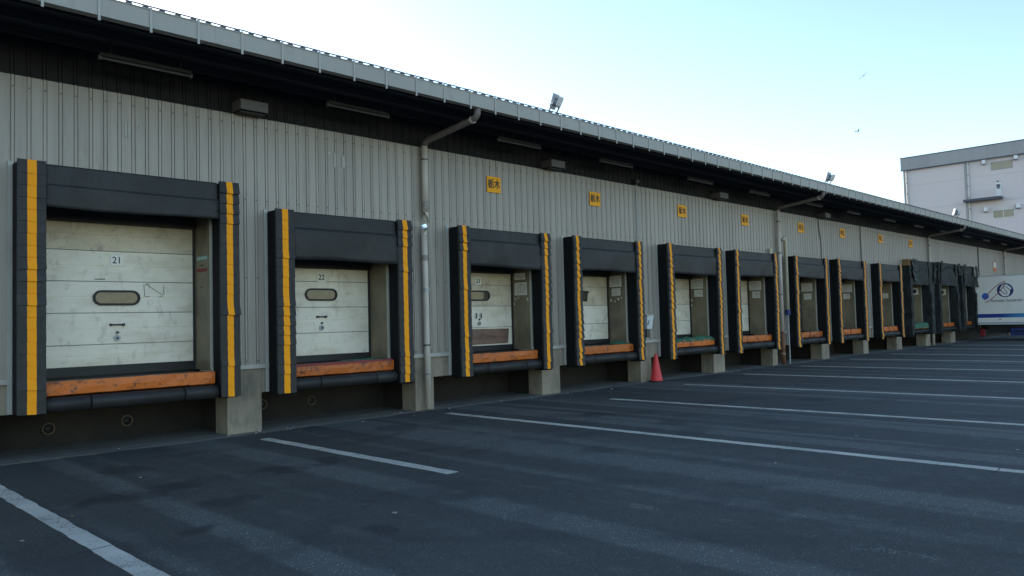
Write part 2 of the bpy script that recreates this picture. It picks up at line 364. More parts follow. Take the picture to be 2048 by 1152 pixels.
# ------------------------------------------------------------------ ground
mb = MB(); mb.add([(-600, -600, 0), (900, -600, 0), (900, 600, 0), (-600, 600, 0)], [(0, 1, 2, 3)])
tag(obj('ground', mb, 'asphalt'), kind='structure')
mb = MB(); xs = [XS + i * .35 for i in range(int((XE - XS) / .35) + 1)]
fr = [(-.13 + .05 * math.sin(x * .9) + random.uniform(-.03, .03)) for x in xs]
g = [[(x, fr[i], .004) for i, x in enumerate(xs)], [(x, 1.2, .004) for x in xs]]
mb.sheet(g, (0, 0, -.003))
tag(obj('dock_apron', mb, 'apron'), kind='structure')
def paint_line(x0, y0, x1, y1, w=.15, cuts=(), name='parking_line', mt='road_paint', z=.004, kinds='structure'):
    L = math.hypot(x1 - x0, y1 - y0); n = max(int(L / .12), 2); mb = MB()
    dx, dy = (x1 - x0) / L, (y1 - y0) / L; nx, ny = -dy, dx
    row = []
    rows = []
    for i in range(n + 1):
        t = L * i / n; cx, cy = x0 + dx * t, y0 + dy * t
        if False:
            rows.append(row); row = []; continue
        a = w / 2 + random.uniform(-.008, .008); b_ = w / 2 + random.uniform(-.008, .008)
        row.append([(cx + nx * a, cy + ny * a, z), (cx - nx * b_, cy - ny * b_, z)])
    rows.append(row)
    for q in rows:
        if len(q) > 1: mb.sheet(q, (0, 0, -.003))
    o = obj(name, mb, mt); tag(o, kind=kinds); return o
C = (-4.90, -9.1)
paint_line(1.95, -.9, 1.93, -13, cuts=C)
paint_line(5.38, -.78, 5.40, -4.86)
paint_line(5.40, -4.95, 5.45, -13, mt='road_paint_faded')
paint_line(8.87, -.72, 8.87, -14, cuts=C)
paint_line(12.26, -1.7, 12.56, -14, cuts=C, w=.14)
paint_line(15.74, -1.2, 16.2, -14, cuts=C, w=.14)
paint_line(19.2, -.87, 19.8, -14, cuts=C, w=.14)
paint_line(22.78, -.8, 23.6, -14, cuts=C, w=.14)
paint_line(26.75, -.74, 27.2, -14, w=.14)
paint_line(30.32, -.9, 30.4, -14, w=.14)
paint_line(34.9, -.7, 34.5, -14, w=.14)
paint_line(38.3, -.7, 38.0, -14, w=.14)
mb = MB()
for yy in C:            # cracks where a paving joint passes under the painted lines
    for x0 in (1.94, 8.87, 12.4, 15.95, 19.55, 23.2):
        pts = [(x0 - .22 + .055 * i, yy + random.uniform(-.012, .012)) for i in range(9)]
        mb.sheet([[(x, y - .005, .0055) for x, y in pts], [(x, y + .005, .0055) for x, y in pts]], (0, 0, -.001))
tag(obj('paving_joint', mb, 'joint'), kind='structure')

# ------------------------------------------------------------------ warehouse
wh = empty('warehouse', (20, 0, 0), 'long grey corrugated-metal warehouse with loading bays and deep eaves', 'warehouse')
RIB = .18
def siding_unit(mb, x, z0, z1, yo=0.0):
    # pan, groove, rib, groove
    prof = [(0, 0), (.124, 0), (.1255, .012), (.1325, .012), (.134, -.006), (.167, -.006), (.1685, .012), (.1755, .012), (.18, 0)]
    pts = [(x + a, yo + c) for a, c in prof]
    v = [(a, c, z0) for a, c in pts] + [(a, c, z1) for a, c in pts]; n = len(pts)
    mb.add(v, [(i, i + 1, n + i + 1, n + i) for i in range(n - 1)])
def opening_top(x0, x1):
    for b in BAYS:
        if x1 > b[2] and x0 < b[3]: return b[5] - .22
    return None
nu = int((XE - XS) / RIB); per = 4
for k in range(0, nu, per):
    mb = MB(); ub = MB()
    for j in range(k, min(k + per, nu)):
        x = XS + j * RIB; ot = opening_top(x, x + RIB)
        siding_unit(mb, x, ot if ot else 1.0, ZW)
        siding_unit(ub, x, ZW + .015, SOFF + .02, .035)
    # screw heads in two rows
    for j in range(k, min(k + per, nu)):
        x = XS + j * RIB + .154
        for zz in (1.08, 2.35, 3.55, 4.7):
            if not (opening_top(x - .15, x + .03) and zz < opening_top(x - .15, x + .03) + .03):
                mb.box(x - .008, x + .008, -.013, -.005, zz - .008, zz + .008, 1)
    obj('siding_panel', mb, ['siding', 'metal_dark'], wh)
    obj('upper_shade_panel', ub, 'upper_band_shade', wh)
mb = MB(); mb.box(XS, XE, -.012, .05, ZW - .004, ZW + .012); obj('siding_cap', mb, 'upper_band_shade', wh)
# building body behind the siding (stops light), roof, back wall
mb = MB(); mb.box(XS, XE, 29.9, 30.1, 0, 6.4); mb.box(XS - .2, XS, .06, 30, 0, 6.2); mb.box(XE, XE + .2, .06, 30, 0, 6.2)
obj('rear_wall', mb, 'siding', wh)
mb = MB()
mb.sheet([[(XS - .3, -1.49, 5.42), (XE + .3, -1.49, 5.42)], [(XS - .3, 15, 5.95), (XE + .3, 15, 5.95)], [(XS - .3, 30.3, 5.7), (XE + .3, 30.3, 5.7)]], (0, 0, .05))
obj('roof', mb, 'roof_sheet', wh)
# soffit with purlins and outriggers
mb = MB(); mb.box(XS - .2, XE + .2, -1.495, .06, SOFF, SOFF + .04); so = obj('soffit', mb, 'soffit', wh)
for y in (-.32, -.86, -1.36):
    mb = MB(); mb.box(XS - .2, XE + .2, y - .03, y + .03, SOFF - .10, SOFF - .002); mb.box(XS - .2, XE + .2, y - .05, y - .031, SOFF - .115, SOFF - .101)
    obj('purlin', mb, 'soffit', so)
# gutter with hanging brackets
mb = MB()
YG0, YG1, ZG0, ZG1 = -1.62, -1.50, 5.248, 5.463
mb.box(XS - .3, XE + .3, YG0, YG0 + .006, ZG0, ZG1); mb.box(XS - .3, XE + .3, YG0 + .006, YG1, ZG0, ZG0 + .006)
mb.box(XS - .3, XE + .3, YG1 - .006, YG1, ZG0 + .006, ZG1 - .05); mb.box(XS - .3, XE + .3, YG0 - .010, YG0 + .012, ZG1, ZG1 + .012)
gut = obj('gutter', mb, 'gutter', wh)
me = MB(); me.box(-.014, .014, -1.634, -1.622, 5.185, 5.486); me.box(-.014, .014, -1.634, -1.44, 5.476, 5.488)
me = me.mesh('gutter_bracket'); me.materials.append(MATS['bracket'])
x = 2.96 - .58 * 11
while x < XE: place('gutter_bracket', me, (x, 0, 0), gut); x += .5795
# joints of the gutter lengths
for x in (0.4, 4.0 + .37, 8.37, 12.37, 16.37, 20.37, 24.37, 28.37):
    mb = MB(); mb.box(x - .03, x + .03, YG0 - .004, YG0 + .001, ZG0 + .002, ZG1 - .002); obj('gutter_joint', mb, 'gutter', gut)
# crests of the roof sheet and the conductor running over them
mb = MB(); x = 3.10 - .1932 * 34
pts = []
while x < XE:
    b0, b1 = .045, .022
    mb.hexa([(x - b0, -1.60, 5.476), (x + b0, -1.60, 5.476), (x + b0, -1.50, 5.476), (x - b0, -1.50, 5.476)],
            [(x - b1, -1.60, 5.518), (x + b1, -1.60, 5.518), (x + b1, -1.50, 5.518), (x - b1, -1.50, 5.518)])
    pts += [(x, -1.57, 5.526), (x + .0966, -1.57, 5.523 + random.uniform(0, .008))]; x += .1932
mb.tube(pts, .009, 5)
obj('roof_edge', mb, 'roof_edge', wh)
# concrete base: pillars, beams between bays, dock slab, pit walls
for a, b_ in PILLARS:
    mb = MB(); mb.box(a, b_, .015, .42, 0, .985); obj('pillar', mb, 'concrete', wh, bevel=.012)
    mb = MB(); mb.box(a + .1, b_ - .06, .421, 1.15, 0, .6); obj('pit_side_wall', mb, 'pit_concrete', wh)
edges = [XS] + [v for b in BAYS for v in (b[2], b[3])] + [60.0]
gaps = [(edges[i], edges[i + 1]) for i in range(0, len(edges) - 1, 2)]
for a, b_ in gaps:
    segs = [(a, b_)]
    for p, q in PILLARS:
        ns = []
        for s0, s1 in segs:
            if q <= s0 or p >= s1: ns.append((s0, s1))
            else:
                if p > s0: ns.append((s0, p - .001))
                if q < s1: ns.append((q + .001, s1))
        segs = ns
    for s0, s1 in segs:
        mb = MB(); mb.box(s0, s1, .02, .40, .59, .98); obj('base_beam', mb, 'concrete', wh, bevel=.01)
    mb = MB(); mb.box(a + .0, b_ - .0, -.028, .03, .988, 1.002); mb.box(a, b_, -.034, -.026, .965, 1.03)
    obj('base_flashing', mb, 'trim', wh)
mb = MB(); mb.box(60.0, XE, .02, .4, 0, .98); obj('base_wall', mb, 'concrete', wh)
mb = MB(); mb.box(60.0, XE, -.034, .03, .988, 1.02); obj('base_flashing', mb, 'trim', wh)
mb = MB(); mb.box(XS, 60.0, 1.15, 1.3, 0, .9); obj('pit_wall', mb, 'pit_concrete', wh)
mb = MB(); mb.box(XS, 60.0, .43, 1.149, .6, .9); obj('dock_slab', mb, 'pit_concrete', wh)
for (x, z) in ((3.14, .25), (4.18, .25), (6.35, .285), (7.28, .27)):
    mb = MB(); n = 20; ring = []
    for k in range(n):
        a = 2 * math.pi * k / n; ring.append((x + .075 * math.cos(a), 1.135, z + .075 * math.sin(a)))
    ring.append(ring[0]); ring.append(ring[1]); mb.tube(ring, .014, 8, cap=False)
    mb.tube([(x, 1.149, z), (x, 1.135, z)], .062, 16, mi=1)
    obj('drain_ring', mb, ['ring_old', 'seal_rubber'], wh, smooth=True)

# ---- doors, jambs and trims inside each bay
def slot_poly(cx, cz, w, h, n=8):
    r = h / 2; p = []
    for k in range(n + 1): a = -math.pi / 2 + math.pi * k / n; p.append((cx + w / 2 - r + r * math.cos(a), cz + r * math.sin(a)))
    for k in range(n + 1): a = math.pi / 2 + math.pi * k / n; p.append((cx - w / 2 + r + r * math.cos(a), cz + r * math.sin(a)))
    return p
xz = lambda u, v, d: (u, d, v)
SECT = {21: [1.11, 1.41, 1.85, 2.29, 2.72, 3.16, 3.60], 'o': [1.09, 1.47, 1.91, 2.35, 2.79, 3.23]}
def make_door(b):
    n, oL, iL, iR, oR, top, bot, hs, cb = b
    z = SECT.get(n, SECT['o']); zt = top - .22
    d = empty('dock_door', (iL + .05, YD, 1.0), None, None); d.parent = wh
    d.location = tuple(p - q for p, q in zip((iL + .05, YD, 1.0), WL[wh.name]))
    dl = {21: 'white sectional door numbered 21 with oval window', 22: 'white sectional door numbered 22 with oval window', 23: 'sectional door numbered 23 with a rusty bottom section',
          24: 'worn sectional door with a broken window and white bottom section'}.get(n)
    if dl: d['label'] = dl
    for i in range(len(z) - 1):
        a, c = z[i], min(z[i + 1], zt)
        if a >= zt: break
        mb = MB(); mid = (a + c) / 2; y0 = YD + random.uniform(0, .003)
        # two shallow ribs per section with a groove between; top edge tongue
        L, Rr = iL + .012, iR - .012
        prof = [(a + .004, y0 + .018), (a + .005, y0), (mid - .006, y0), (mid - .004, y0 + .010), (mid + .004, y0 + .010), (mid + .006, y0 + .002), (c - .008, y0 + .002), (c - .006, y0 + .018)]
        v = [(L, yy, zz) for zz, yy in prof] + [(Rr, yy, zz) for zz, yy in prof]; m_ = len(prof)
        mb.add(v, [(k, k + 1, m_ + k + 1, m_ + k) for k in range(m_ - 1)])
        mb.box(L, Rr, y0 + .0181, y0 + .045, a + .001, c - .001, 1)
        mt = 'door_white' if n in (21, 22) or i < 2 else 'door_tan'
        if n == 21 and i >= 4: mt = 'door_tan'  # top sections of this door take the darker, yellower colour
        if n == 23 and i == 0: mt = 'door_white'
        obj('door_section', mb, [mt, 'far_fascia'], d)
    if n == 23:
        mb = MB(); mb.sheet([[(iL + .03, YD - .008, 1.12), (iR - .16, YD - .008, 1.12)], [(iL + .03, YD - .008, 1.45), (iR - .12, YD - .008, 1.43)]], (0, .005, 0))
        obj('kick_plate', mb, 'door_rust', d)
    mb = MB(); mb.box(iL + .02, iR - .02, YD - .004, YD + .05, .985, z[0] - .001); obj('bottom_seal', mb, 'seal_rubber', d)
    mb = MB(); mb.box(iL + .02, iR - .02, YD - .09, YD - .003, cb - .06, zt - .001); obj('head_seal_shade', mb, 'seal_rubber', d)  # rubber strip, also paints in the black shade below the header
    cx = {21: 3.85, 22: 7.15, 23: 10.84, 24: 14.18}.get(n, (iL + iR) / 2)
    wz = 2.06 if n == 21 else 2.125
    if n == 24:
        mb = MB(); mb.prism([(13.9, 2.02), (14.36, 2.0), (14.40, 2.2), (14.46, 2.22), (14.44, 2.25), (14.3, 2.26), (14.1, 2.27), (13.9, 2.25)], xz, YD - .006, YD - .001)
        obj('broken_window', mb, 'window_dark', d)
    else:
        mb = MB(); o_, i_ = slot_poly(cx, wz, .63, .215), slot_poly(cx, wz, .57, .155); q_ = len(o_)
        vv = [(u, YD - .001, v) for u, v in o_] + [(u, YD - .022, v) for u, v in o_] + [(u, YD - .022, v) for u, v in i_] + [(u, YD - .001, v) for u, v in i_]
        mb.add(vv, [(r_ * q_ + k, r_ * q_ + (k + 1) % q_, (r_ + 1) * q_ + (k + 1) % q_, (r_ + 1) * q_ + k) for r_ in range(3) for k in range(q_)]); obj('window_frame', mb, 'seal_rubber', d)
        mb = MB(); mb.prism(slot_poly(cx, wz, .575, .160), xz, YD - .005, YD - .002); obj('window_pane', mb, 'window_dark', d)
    if n in (21, 22, 23):
        nx = {21: 3.85, 22: 7.155, 23: 10.83}[n]; nz = {21: 2.59, 22: 2.42, 23: 2.425}[n]
        mb = MB(); mb.prism([(nx - .085, nz - .075), (nx + .085, nz - .075), (nx + .085, nz + .075), (nx - .085, nz + .075)], xz, YD - .010, YD - .001)
        obj('number_plate', mb, 'plate_white', d)
        t = text_mb(str(n), .135, lambda u, v, w_: (nx + u * .95, YD - .0125 - w_, nz + v), bold=.0008)
        obj('number', t, 'ink', d)
    # handle bar and lock
    if n in (21, 22, 23):
        hz = wz - .38
        mb = MB()
        if n == 23:
            for q in (-.09, .04): mb.tube([(cx + q, YD - .03, hz + .02), (cx + q, YD - .03, hz - .09)], .012, 8)
        else: mb.tube([(cx - .09, YD - .03, hz), (cx + .09, YD - .03, hz)], .011, 8); mb.box(cx - .1, cx - .07, YD - .03, YD - .001, hz - .018, hz + .018); mb.box(cx + .07, cx + .1, YD - .03, YD - .001, hz - .018, hz + .018)
        obj('handle', mb, 'metal_dark', d)
        mb = MB(); mb.tube([(cx, YD - .018, hz - .19), (cx, YD - .001, hz - .19)], .045, 14); mb.tube([(cx, YD - .03, hz - .19), (cx, YD - .018, hz - .19)], .018, 10, mi=1); mb.tube([(cx + .005, YD - .02, hz - .11), (cx + .005, YD - .001, hz - .11)], .02, 10, mi=1)
        obj('lock', mb, ['metal_grey', 'metal_dark'], d)
    # jambs, lintel
    for s, X in ((-1, iL), (1, iR)):
        mb = MB(); a, c = (X - .05, X) if s < 0 else (X, X + .05)
        mb.box(a, c, .022, YD + .06, .985, zt)
        j = obj('door_jamb', mb, 'jamb', wh)
        mb = MB(); mb.box(a - .001 if s > 0 else a, c + .001 if s < 0 else c, -.004, .0215, .985, zt); obj('jamb_edge', mb, 'jamb_edge', j)
        mb = MB(); mb.box(X - s * .03 if s > 0 else X + .002, X - .002 if s > 0 else X - s * .03, YD - .03, YD - .0045, .985, zt); obj('door_track', mb, 'seal_rubber', j)
    mb = MB(); mb.box(iL - .05, iR + .05, .022, YD + .08, zt + .001, zt + .05); obj('door_lintel', mb, 'seal_rubber', wh)
    mb = MB(); mb.box(iL - .05, iR + .05, YD + .07, YD + .09, .9, zt); obj('door_backing', mb, 'seal_rubber', wh)
    # pale vertical trim on the left of the shelter
    mb = MB(); mb.box(oL - .035, oL + .02, -.03, .012, .60, top + .02); obj('door_trim', mb, 'trim', wh)
for b in BAYS: make_door(b)

# ------------------------------------------------------------------ dock shelters
def flap_mesh(flare, wob, w=.302, stripe=.098, h=.172):
    mb = MB(); c = [-w / 2, -w / 2, -stripe / 2, stripe / 2, w / 2, w / 2]
    yt = [.032, 0, 0, 0, 0, .032]
    k = 1 + flare * .9
    outer_t = [(c[i], yt[i], 0) for i in range(6)]
    yb = [.032 + flare * .1, -.008 - flare, -.010 - flare - wob[0], -.010 - flare - wob[1], -.008 - flare, .032 + flare * .1]
    zb = [-h + .02 + wob[2], -h + wob[2], -h + .002, -h - .002, -h + wob[3], -h + .02 + wob[3]]
    outer_b = [(c[i] * (k if i in (0, 1, 4, 5) else 1), yb[i], zb[i]) for i in range(6)]
    th = .005
    def inner(p, i): return (p[0] + (th if i < 2 else -th if i > 3 else 0), p[1] + (th if 0 < i < 5 else 0), p[2])
    v = outer_t + outer_b + [inner(p, i) for i, p in enumerate(outer_t)] + [inner(p, i) for i, p in enumerate(outer_b)]
    for i in range(5): mb.add([v[i], v[i + 1], v[7 + i], v[6 + i]], [(0, 1, 2, 3)], 1 if i == 2 else 0)
    for i in range(5): mb.add([v[12 + i], v[13 + i], v[19 + i], v[18 + i]], [(3, 2, 1, 0)], 0)
    for i in range(5): mb.add([v[6 + i], v[7 + i], v[19 + i], v[18 + i]], [(0, 1, 2, 3)], 1 if i == 2 else 0)
    for i in (0, 5): mb.add([v[i], v[6 + i], v[18 + i], v[12 + i]], [(0, 1, 2, 3)], 0)
    me = bpy.data.meshes.new('flap'); me.from_pydata(mb.v, [], mb.f); me.polygons.foreach_set('material_index', mb.m)
    import bmesh
    bm = bmesh.new(); bm.from_mesh(me); bmesh.ops.remove_doubles(bm, verts=bm.verts, dist=.0004); bmesh.ops.recalc_face_normals(bm, faces=bm.faces); bm.to_mesh(me); bm.free()
    me.materials.append(MATS['black_flap']); me.materials.append(MATS['yellow']); return me
rw = lambda s: [random.uniform(-s, s) for _ in range(4)]
FL = {'flat': [flap_mesh(.0, rw(.003)) for _ in range(4)], 'mid': [flap_mesh(.014, rw(.004)) for _ in range(4)], 'wide': [flap_mesh(.028, rw(.006)) for _ in range(4)]}
STYLE = {21: (.86, .97), 22: (.75, .96), 23: (.6, .95), 24: (.12, .55), 25: (.2, .65), 26: (.25, .75), 27: (.45, .85), 28: (.15, .6), 29: (.5, .9)}
def curtain(x0, x1, z0, z1, y, seed, amp=.012, hem=0):
    rnd = random.Random(seed); nx, nz = 22, 8; g = []
    ph = [rnd.uniform(0, 6) for _ in range(5)]
    for i in range(nz + 1):
        v = i / nz; row = []
        for j in range(nx + 1):
            u = j / nx
            yy = y - amp * (math.sin(3.1 * u * 2 + ph[0] + 2.2 * v) * .6 + math.sin(9 * u + ph[1] - 3 * v) * .35 + math.sin(17 * u + 5 * v + ph[2]) * .15) * (.25 + v)
            zz = z0 + (z1 - z0) * v + (.012 * math.sin(5 * u + ph[3]) - hem * u) * v
            row.append((x0 + (x1 - x0) * u, yy - .004 * math.sin(math.pi * v), zz))
        g.append(row)
    mb = MB(); mb.sheet(g, (0, .006, 0)); return mb
def make_shelter(b):
    n, oL, iL, iR, oR, top, bot, hs, cb = b
    s = empty('dock_shelter', ((oL + oR) / 2, 0, bot), 'black yellow-striped dock shelter around ' + WHICH[n], 'dock shelter', 'dock shelters along the wall')
    for sd, a, c in ((-1, oL, iL), (1, iR, oR)):
        mb = MB(); mb.box(a + .012, c - .012, -.335, -.036, bot + .01, top - .01)
        p = obj('side_pad', mb, 'pad_core', s, bevel=.02)
        cx = (a + c) / 2; z = top + .004; i = 0; lo, hi = STYLE[n]
        wsc = (c - a) / .302
        while z - .10 > bot:
            step = .1475
            q = random.random(); kind = 'flat' if q < lo else 'mid' if q < hi else 'wide'
            if n == 21 and sd > 0 and i == 12: kind = 'wide'
            if i in (0, 1, 2) and sd > 0 and n < 24: kind = 'mid' if i else 'wide'
            me = random.choice(FL[kind])
            zz = max(z, bot + .17)
            fl = place('flap', me, (cx + random.uniform(-.0012, .0012), -.337 - random.uniform(0, .002), zz), p, rot=(0, random.uniform(-.004, .004), 0))
            fl.scale = (wsc, 1, 1)
            z -= step; i += 1
    mb = MB(); x0, x1 = iL + .003, iR - .003
    mb.hexa([(x0, -.30, hs), (x1, -.30, hs), (x1, -.036, hs), (x0, -.036, hs)], [(x0, -.285, top - .015), (x1, -.285, top - .015), (x1, -.036, top + .01), (x0, -.036, top + .01)])
    obj('header_pad', mb, 'black_vinyl', s, bevel=.02)
    amp = {21: .008, 22: .016, 23: .022, 24: .018}.get(n, .012)
    obj('header_curtain', curtain(iL - .005, iR + .002, hs + .03, cb, -.332, n, amp, .015 if n == 23 else 0), 'black_vinyl', s, smooth=True)
    # bottom pads: three rounded cushions
    cuts = [iL - .02, iL + (iR - iL) * .24, iL + (iR - iL) * .78, iR + .0]
    for k in range(3):
        mb = MB(); a, c = cuts[k] + .004, cuts[k + 1] - .004; zc = .685; n_ = 14; rings = []
        pts = []; rad = []
        for e, rr_ in ((a, .075), (a + .015, .095), (c - .015, .095), (c, .075)): pts.append((e, -.2, zc)); rad.append(rr_)
        mb.tube(pts, rad, 16)
        obj('bottom_pad', mb, 'black_vinyl', s, smooth=True)
    mb = MB(); mb.box(iL, iR, -.12, .0, .60, .77); obj('bottom_board', mb, 'seal_rubber', s)
    return s
for b in BAYS[:9]: make_shelter(b)

def strip(rnd, x, y, z0, z1, w, sway=.05, n=9):
    g = []
    for i in range(n + 1):
        v = i / n; q = rnd.uniform(-.02, .02)
        ww = w * (1 - .5 * v * rnd.uniform(.3, 1))
        zz = z0 + (z1 - z0) * v; yy = y + rnd.uniform(-.03, .02); xx = x + sway * v * v + q
        g.append([(xx, yy, zz), (xx + ww * .5, yy - rnd.uniform(.0, .04), zz + rnd.uniform(-.02, .02)), (xx + ww, yy + rnd.uniform(-.02, .02), zz + rnd.uniform(-.03, .03))])
    mb = MB(); mb.sheet(g, (0, .008, 0)); return mb
def rag_box(rnd, x0, x1, y0, y1, z0, z1, n=12, jit=.022):
    # an upright pad whose covering is loose and dented
    mb = MB(); loops = []
    for i in range(n + 1):
        z = z0 + (z1 - z0) * i / n; j = lambda: rnd.uniform(-jit, jit)
        loops.append([(x0 + j(), y1, z), (x0 + j(), (y0 + y1) / 2, z + j()), (x0 + j(), y0 + j(), z + j()), ((x0 + x1) / 2 + j(), y0 + j(), z + j()), (x1 + j(), y0 + j(), z + j()), (x1 + j(), (y0 + y1) / 2, z + j()), (x1 + j(), y1, z)])
    v = [p for l in loops for p in l]; m_ = 7
    fs = [(i * m_ + k, i * m_ + (k + 1) % m_, (i + 1) * m_ + (k + 1) % m_, (i + 1) * m_ + k) for i in range(n) for k in range(m_)]
    fs += [tuple(range(m_))[::-1], tuple(n * m_ + k for k in range(m_))]
    return mb.add(v, fs)
def make_torn(b):
    n, oL, iL, iR, oR, top, bot, hs, cb = b; rnd = random.Random(n)
    lab = {30: 'torn black dock shelter with bare wood at its top corner, tenth bay from the left', 31: 'torn black dock shelter without stripes, eleventh bay from the left', 32: 'torn black dock shelter without stripes, beside the white truck'}[n]
    s = empty('dock_shelter', ((oL + oR) / 2, 0, bot), lab, 'dock shelter', 'torn dock shelters near the truck')
    for k, (a, c) in enumerate(((oL, iL), (iR, oR))):
        obj('side_pad', rag_box(rnd, a, c, -.34, -.036, bot + .05 * k, top - (.25 if n == 30 and k == 0 else .02)), 'torn_vinyl', s)
    if n == 30:
        mb = MB(); mb.box(oL + .02, iL + .05, -.30, -.036, top - .24, top + .02); obj('wood_frame', mb, 'wood', s)
    obj('header_pad', rag_box(rnd, iL + .01, iR - .01, -.29, -.036, hs - .02, top, 4, .03), 'torn_vinyl', s)
    obj('header_curtain', curtain(iL, iR, hs + .05, cb, -.32, n, .03, .05), 'torn_vinyl', s)
    for k in range(5 if n == 30 else 3):
        x = rnd.choice([iL - .12, iR - .1, oR - .12, iL + .1]); z0 = top - rnd.uniform(0, .1)
        obj('torn_fabric', strip(rnd, x, -.40, z0 + .06, z0 - rnd.uniform(.3, 1.0), rnd.uniform(.2, .42), rnd.uniform(-.15, .45)), rnd.choice(['torn_vinyl', 'torn_grey']), s)
    for k in range(2):
        x = iR + rnd.uniform(-.02, .1); obj('torn_fabric', strip(rnd, x, -.40, 2.4, .55, .2, .02), rnd.choice(['torn_vinyl', 'torn_grey']), s)
    mb = MB(); mb.tube([(iL - .02, -.2, .69), (iL + .5, -.21, .68), (iR - .5, -.2, .695), (iR, -.2, .68)], .09, 10); obj('bottom_pad', mb, 'torn_vinyl', s)
for b in BAYS[9:]: make_torn(b)

# ------------------------------------------------------------------ dock levellers with orange lips
for b in BAYS:
    n, oL, iL, iR = b[:4]
    t = empty('dock_leveller', ((iL + iR) / 2, 0, .8), 'orange-lipped steel dock leveller at ' + WHICH[n], 'dock leveller', 'dock levellers')
    mb = MB(); zb = .805; zt_ = .975; nseg = 14; a, c = iL + .02, iR - .025
    g = []
    for yy, zz in ((-.185, zb), (-.190, (zb + zt_) / 2), (-.187, zt_ - .004), (-.12, zt_)):
        g.append([(a + (c - a) * k / nseg, yy + random.uniform(-.004, .004), zz + random.uniform(-.003, .003)) for k in range(nseg + 1)])
    mb.sheet(g, (0, .02, -.012)); obj('lip', mb, 'orange', t)
    if n >= 27 and n != 30:
        xm = (a + c) / 2; mb = MB(); mb.box(xm - .02, xm + .02, -.196, -.188, zb, zt_); obj('lip_hinge', mb, 'seal_rubber', t)
    mb = MB(); mb.box(a, c, -.15, YD - .006, .945, .962); obj('deck', mb, 'steel_deck', t)
    if n == 22:
        mb = MB(); mb.sheet([[(a + .03 + (c - a - .06) * k / 12, -.196, .955 + random.uniform(-.004, .004)) for k in range(13)], [(a + .03 + (c - a - .06) * k / 12, -.196, .985 + random.uniform(-.006, .006)) for k in range(13)], [(a + .03 + (c - a - .06) * k / 12, -.09, .988) for k in range(13)]], (0, .004, .004))
        obj('red_edging', mb, 'red_dark', t)
# crumpled green sheets lying on the lips
def crumple(x0, x1, y0, y1, z, hgt, seed, label, drop=0):
    rnd = random.Random(seed); nx, ny = 16, 6; g = []
    for j in range(ny + 1):
        row = []
        for i in range(nx + 1):
            u, v = i / nx, j / ny
            e = math.sin(math.pi * v) ** .5 * math.sin(math.pi * min(max(u, .03), .97)) ** .3 if 0 < v < 1 else 0
            row.append((x0 + (x1 - x0) * u + rnd.uniform(-.02, .02), y0 + (y1 - y0) * v + rnd.uniform(-.02, .02), z + .004 + e * hgt * rnd.uniform(.25, 1) * (.4 + .6 * u) - (drop * rnd.uniform(.6, 1.1) if j == 0 else 0)))
        g.append(row)
    mb = MB(); mb.sheet(g, (0, 0, .004)); o = obj('green_sheet', mb, 'green_net'); return tag(o, label, 'tarp', 'green sheets on the levellers')
crumple(16.9, 18.86, -.21, .05, .975, .12, 3, 'crumpled green sheet on the leveller of the fifth bay from the left', .05)
crumple(14.6, 15.1, -.05, .2, .975, .09, 4, 'small green scrap on the leveller of the fourth bay from the left')
crumple(7.2, 8.05, -.06, .2, .985, .03, 5, 'flat green scrap on the leveller of bay 22')
crumple(34.9, 36.7, -.33, .05, .975, .16, 6, 'crumpled green sheet on the leveller of the tenth bay, between torn pads', .17)

# ------------------------------------------------------------------ notices and stickers on the right-hand jambs
def jamb_notice(n, y0, y1, z0, z1, label, mt='paper', name='notice', lines=True, tilt=0):
    b = [q for q in BAYS if q[0] == n][0]; X = b[3]
    mb = MB(); mb.prism([(y0, z0), (y1, z0 + tilt), (y1, z1 + tilt), (y0, z1)], lambda u, v, d: (d, u, v), X - .005, X - .001)
    o = obj(name, mb, mt, origin=(X, y0, z0)); tag(o, label, 'notice', 'notices on the door jambs')
    if lines:
        k = z1 - .05; mb = MB()
        while k > z0 + .03:
            e = random.uniform(.03, .1); mb.box(X - .0065, X - .0055, y0 + .03, y1 - e, k, k + .008); k -= .028
        if mb.v: obj('print', mb, 'print_grey', o)
    return o
jamb_notice(23, .14, .46, 2.46, 2.60, 'upper small notice on the right jamb of bay 23')
jamb_notice(23, .10, .46, 2.13, 2.40, 'lower large notice on the right jamb of bay 23')
jamb_notice(24, .12, .48, 2.35, 2.62, 'upper large notice on the right jamb of the fourth bay')
jamb_notice(24, .16, .42, 2.14, 2.32, 'lower smaller notice on the right jamb of the fourth bay', tilt=-.01)
jamb_notice(25, .12, .50, 2.35, 2.62, 'upper large notice on the right jamb of the fifth bay')
jamb_notice(25, .14, .40, 2.12, 2.31, 'lower smaller notice on the right jamb of the fifth bay', tilt=.01)
jamb_notice(26, .10, .50, 2.34, 2.62, 'upper large notice on the right jamb of the sixth bay')
jamb_notice(26, .14, .40, 2.10, 2.30, 'lower smaller notice on the right jamb of the sixth bay')
jamb_notice(27, .12, .50, 2.34, 2.62, 'upper large notice on the right jamb of the seventh bay')
jamb_notice(27, .16, .42, 2.06, 2.26, 'lower smaller notice on the right jamb of the seventh bay')
jamb_notice(28, .10, .48, 2.34, 2.62, 'upper large notice on the right jamb of the eighth bay')
jamb_notice(28, .18, .42, 2.08, 2.28, 'lower smaller notice on the right jamb of the eighth bay')
jamb_notice(29, .14, .46, 2.12, 2.32, 'single notice on the right jamb of the ninth bay')
for n, w in ((30, 'tenth'), (31, 'eleventh')):
    o = jamb_notice(n, .12, .46, 2.28, 2.58, 'framed notice with a dark round mark inside the %s bay' % w, lines=False)
    X = [q for q in BAYS if q[0] == n][0][3]
    mb = MB(); mb.prism([(.29 + .09 * math.cos(a * .5236), 2.43 + .09 * math.sin(a * .5236)) for a in range(12)], lambda u, v, d: (d, u, v), X - .008, X - .0055); obj('round_mark', mb, 'ink', o)
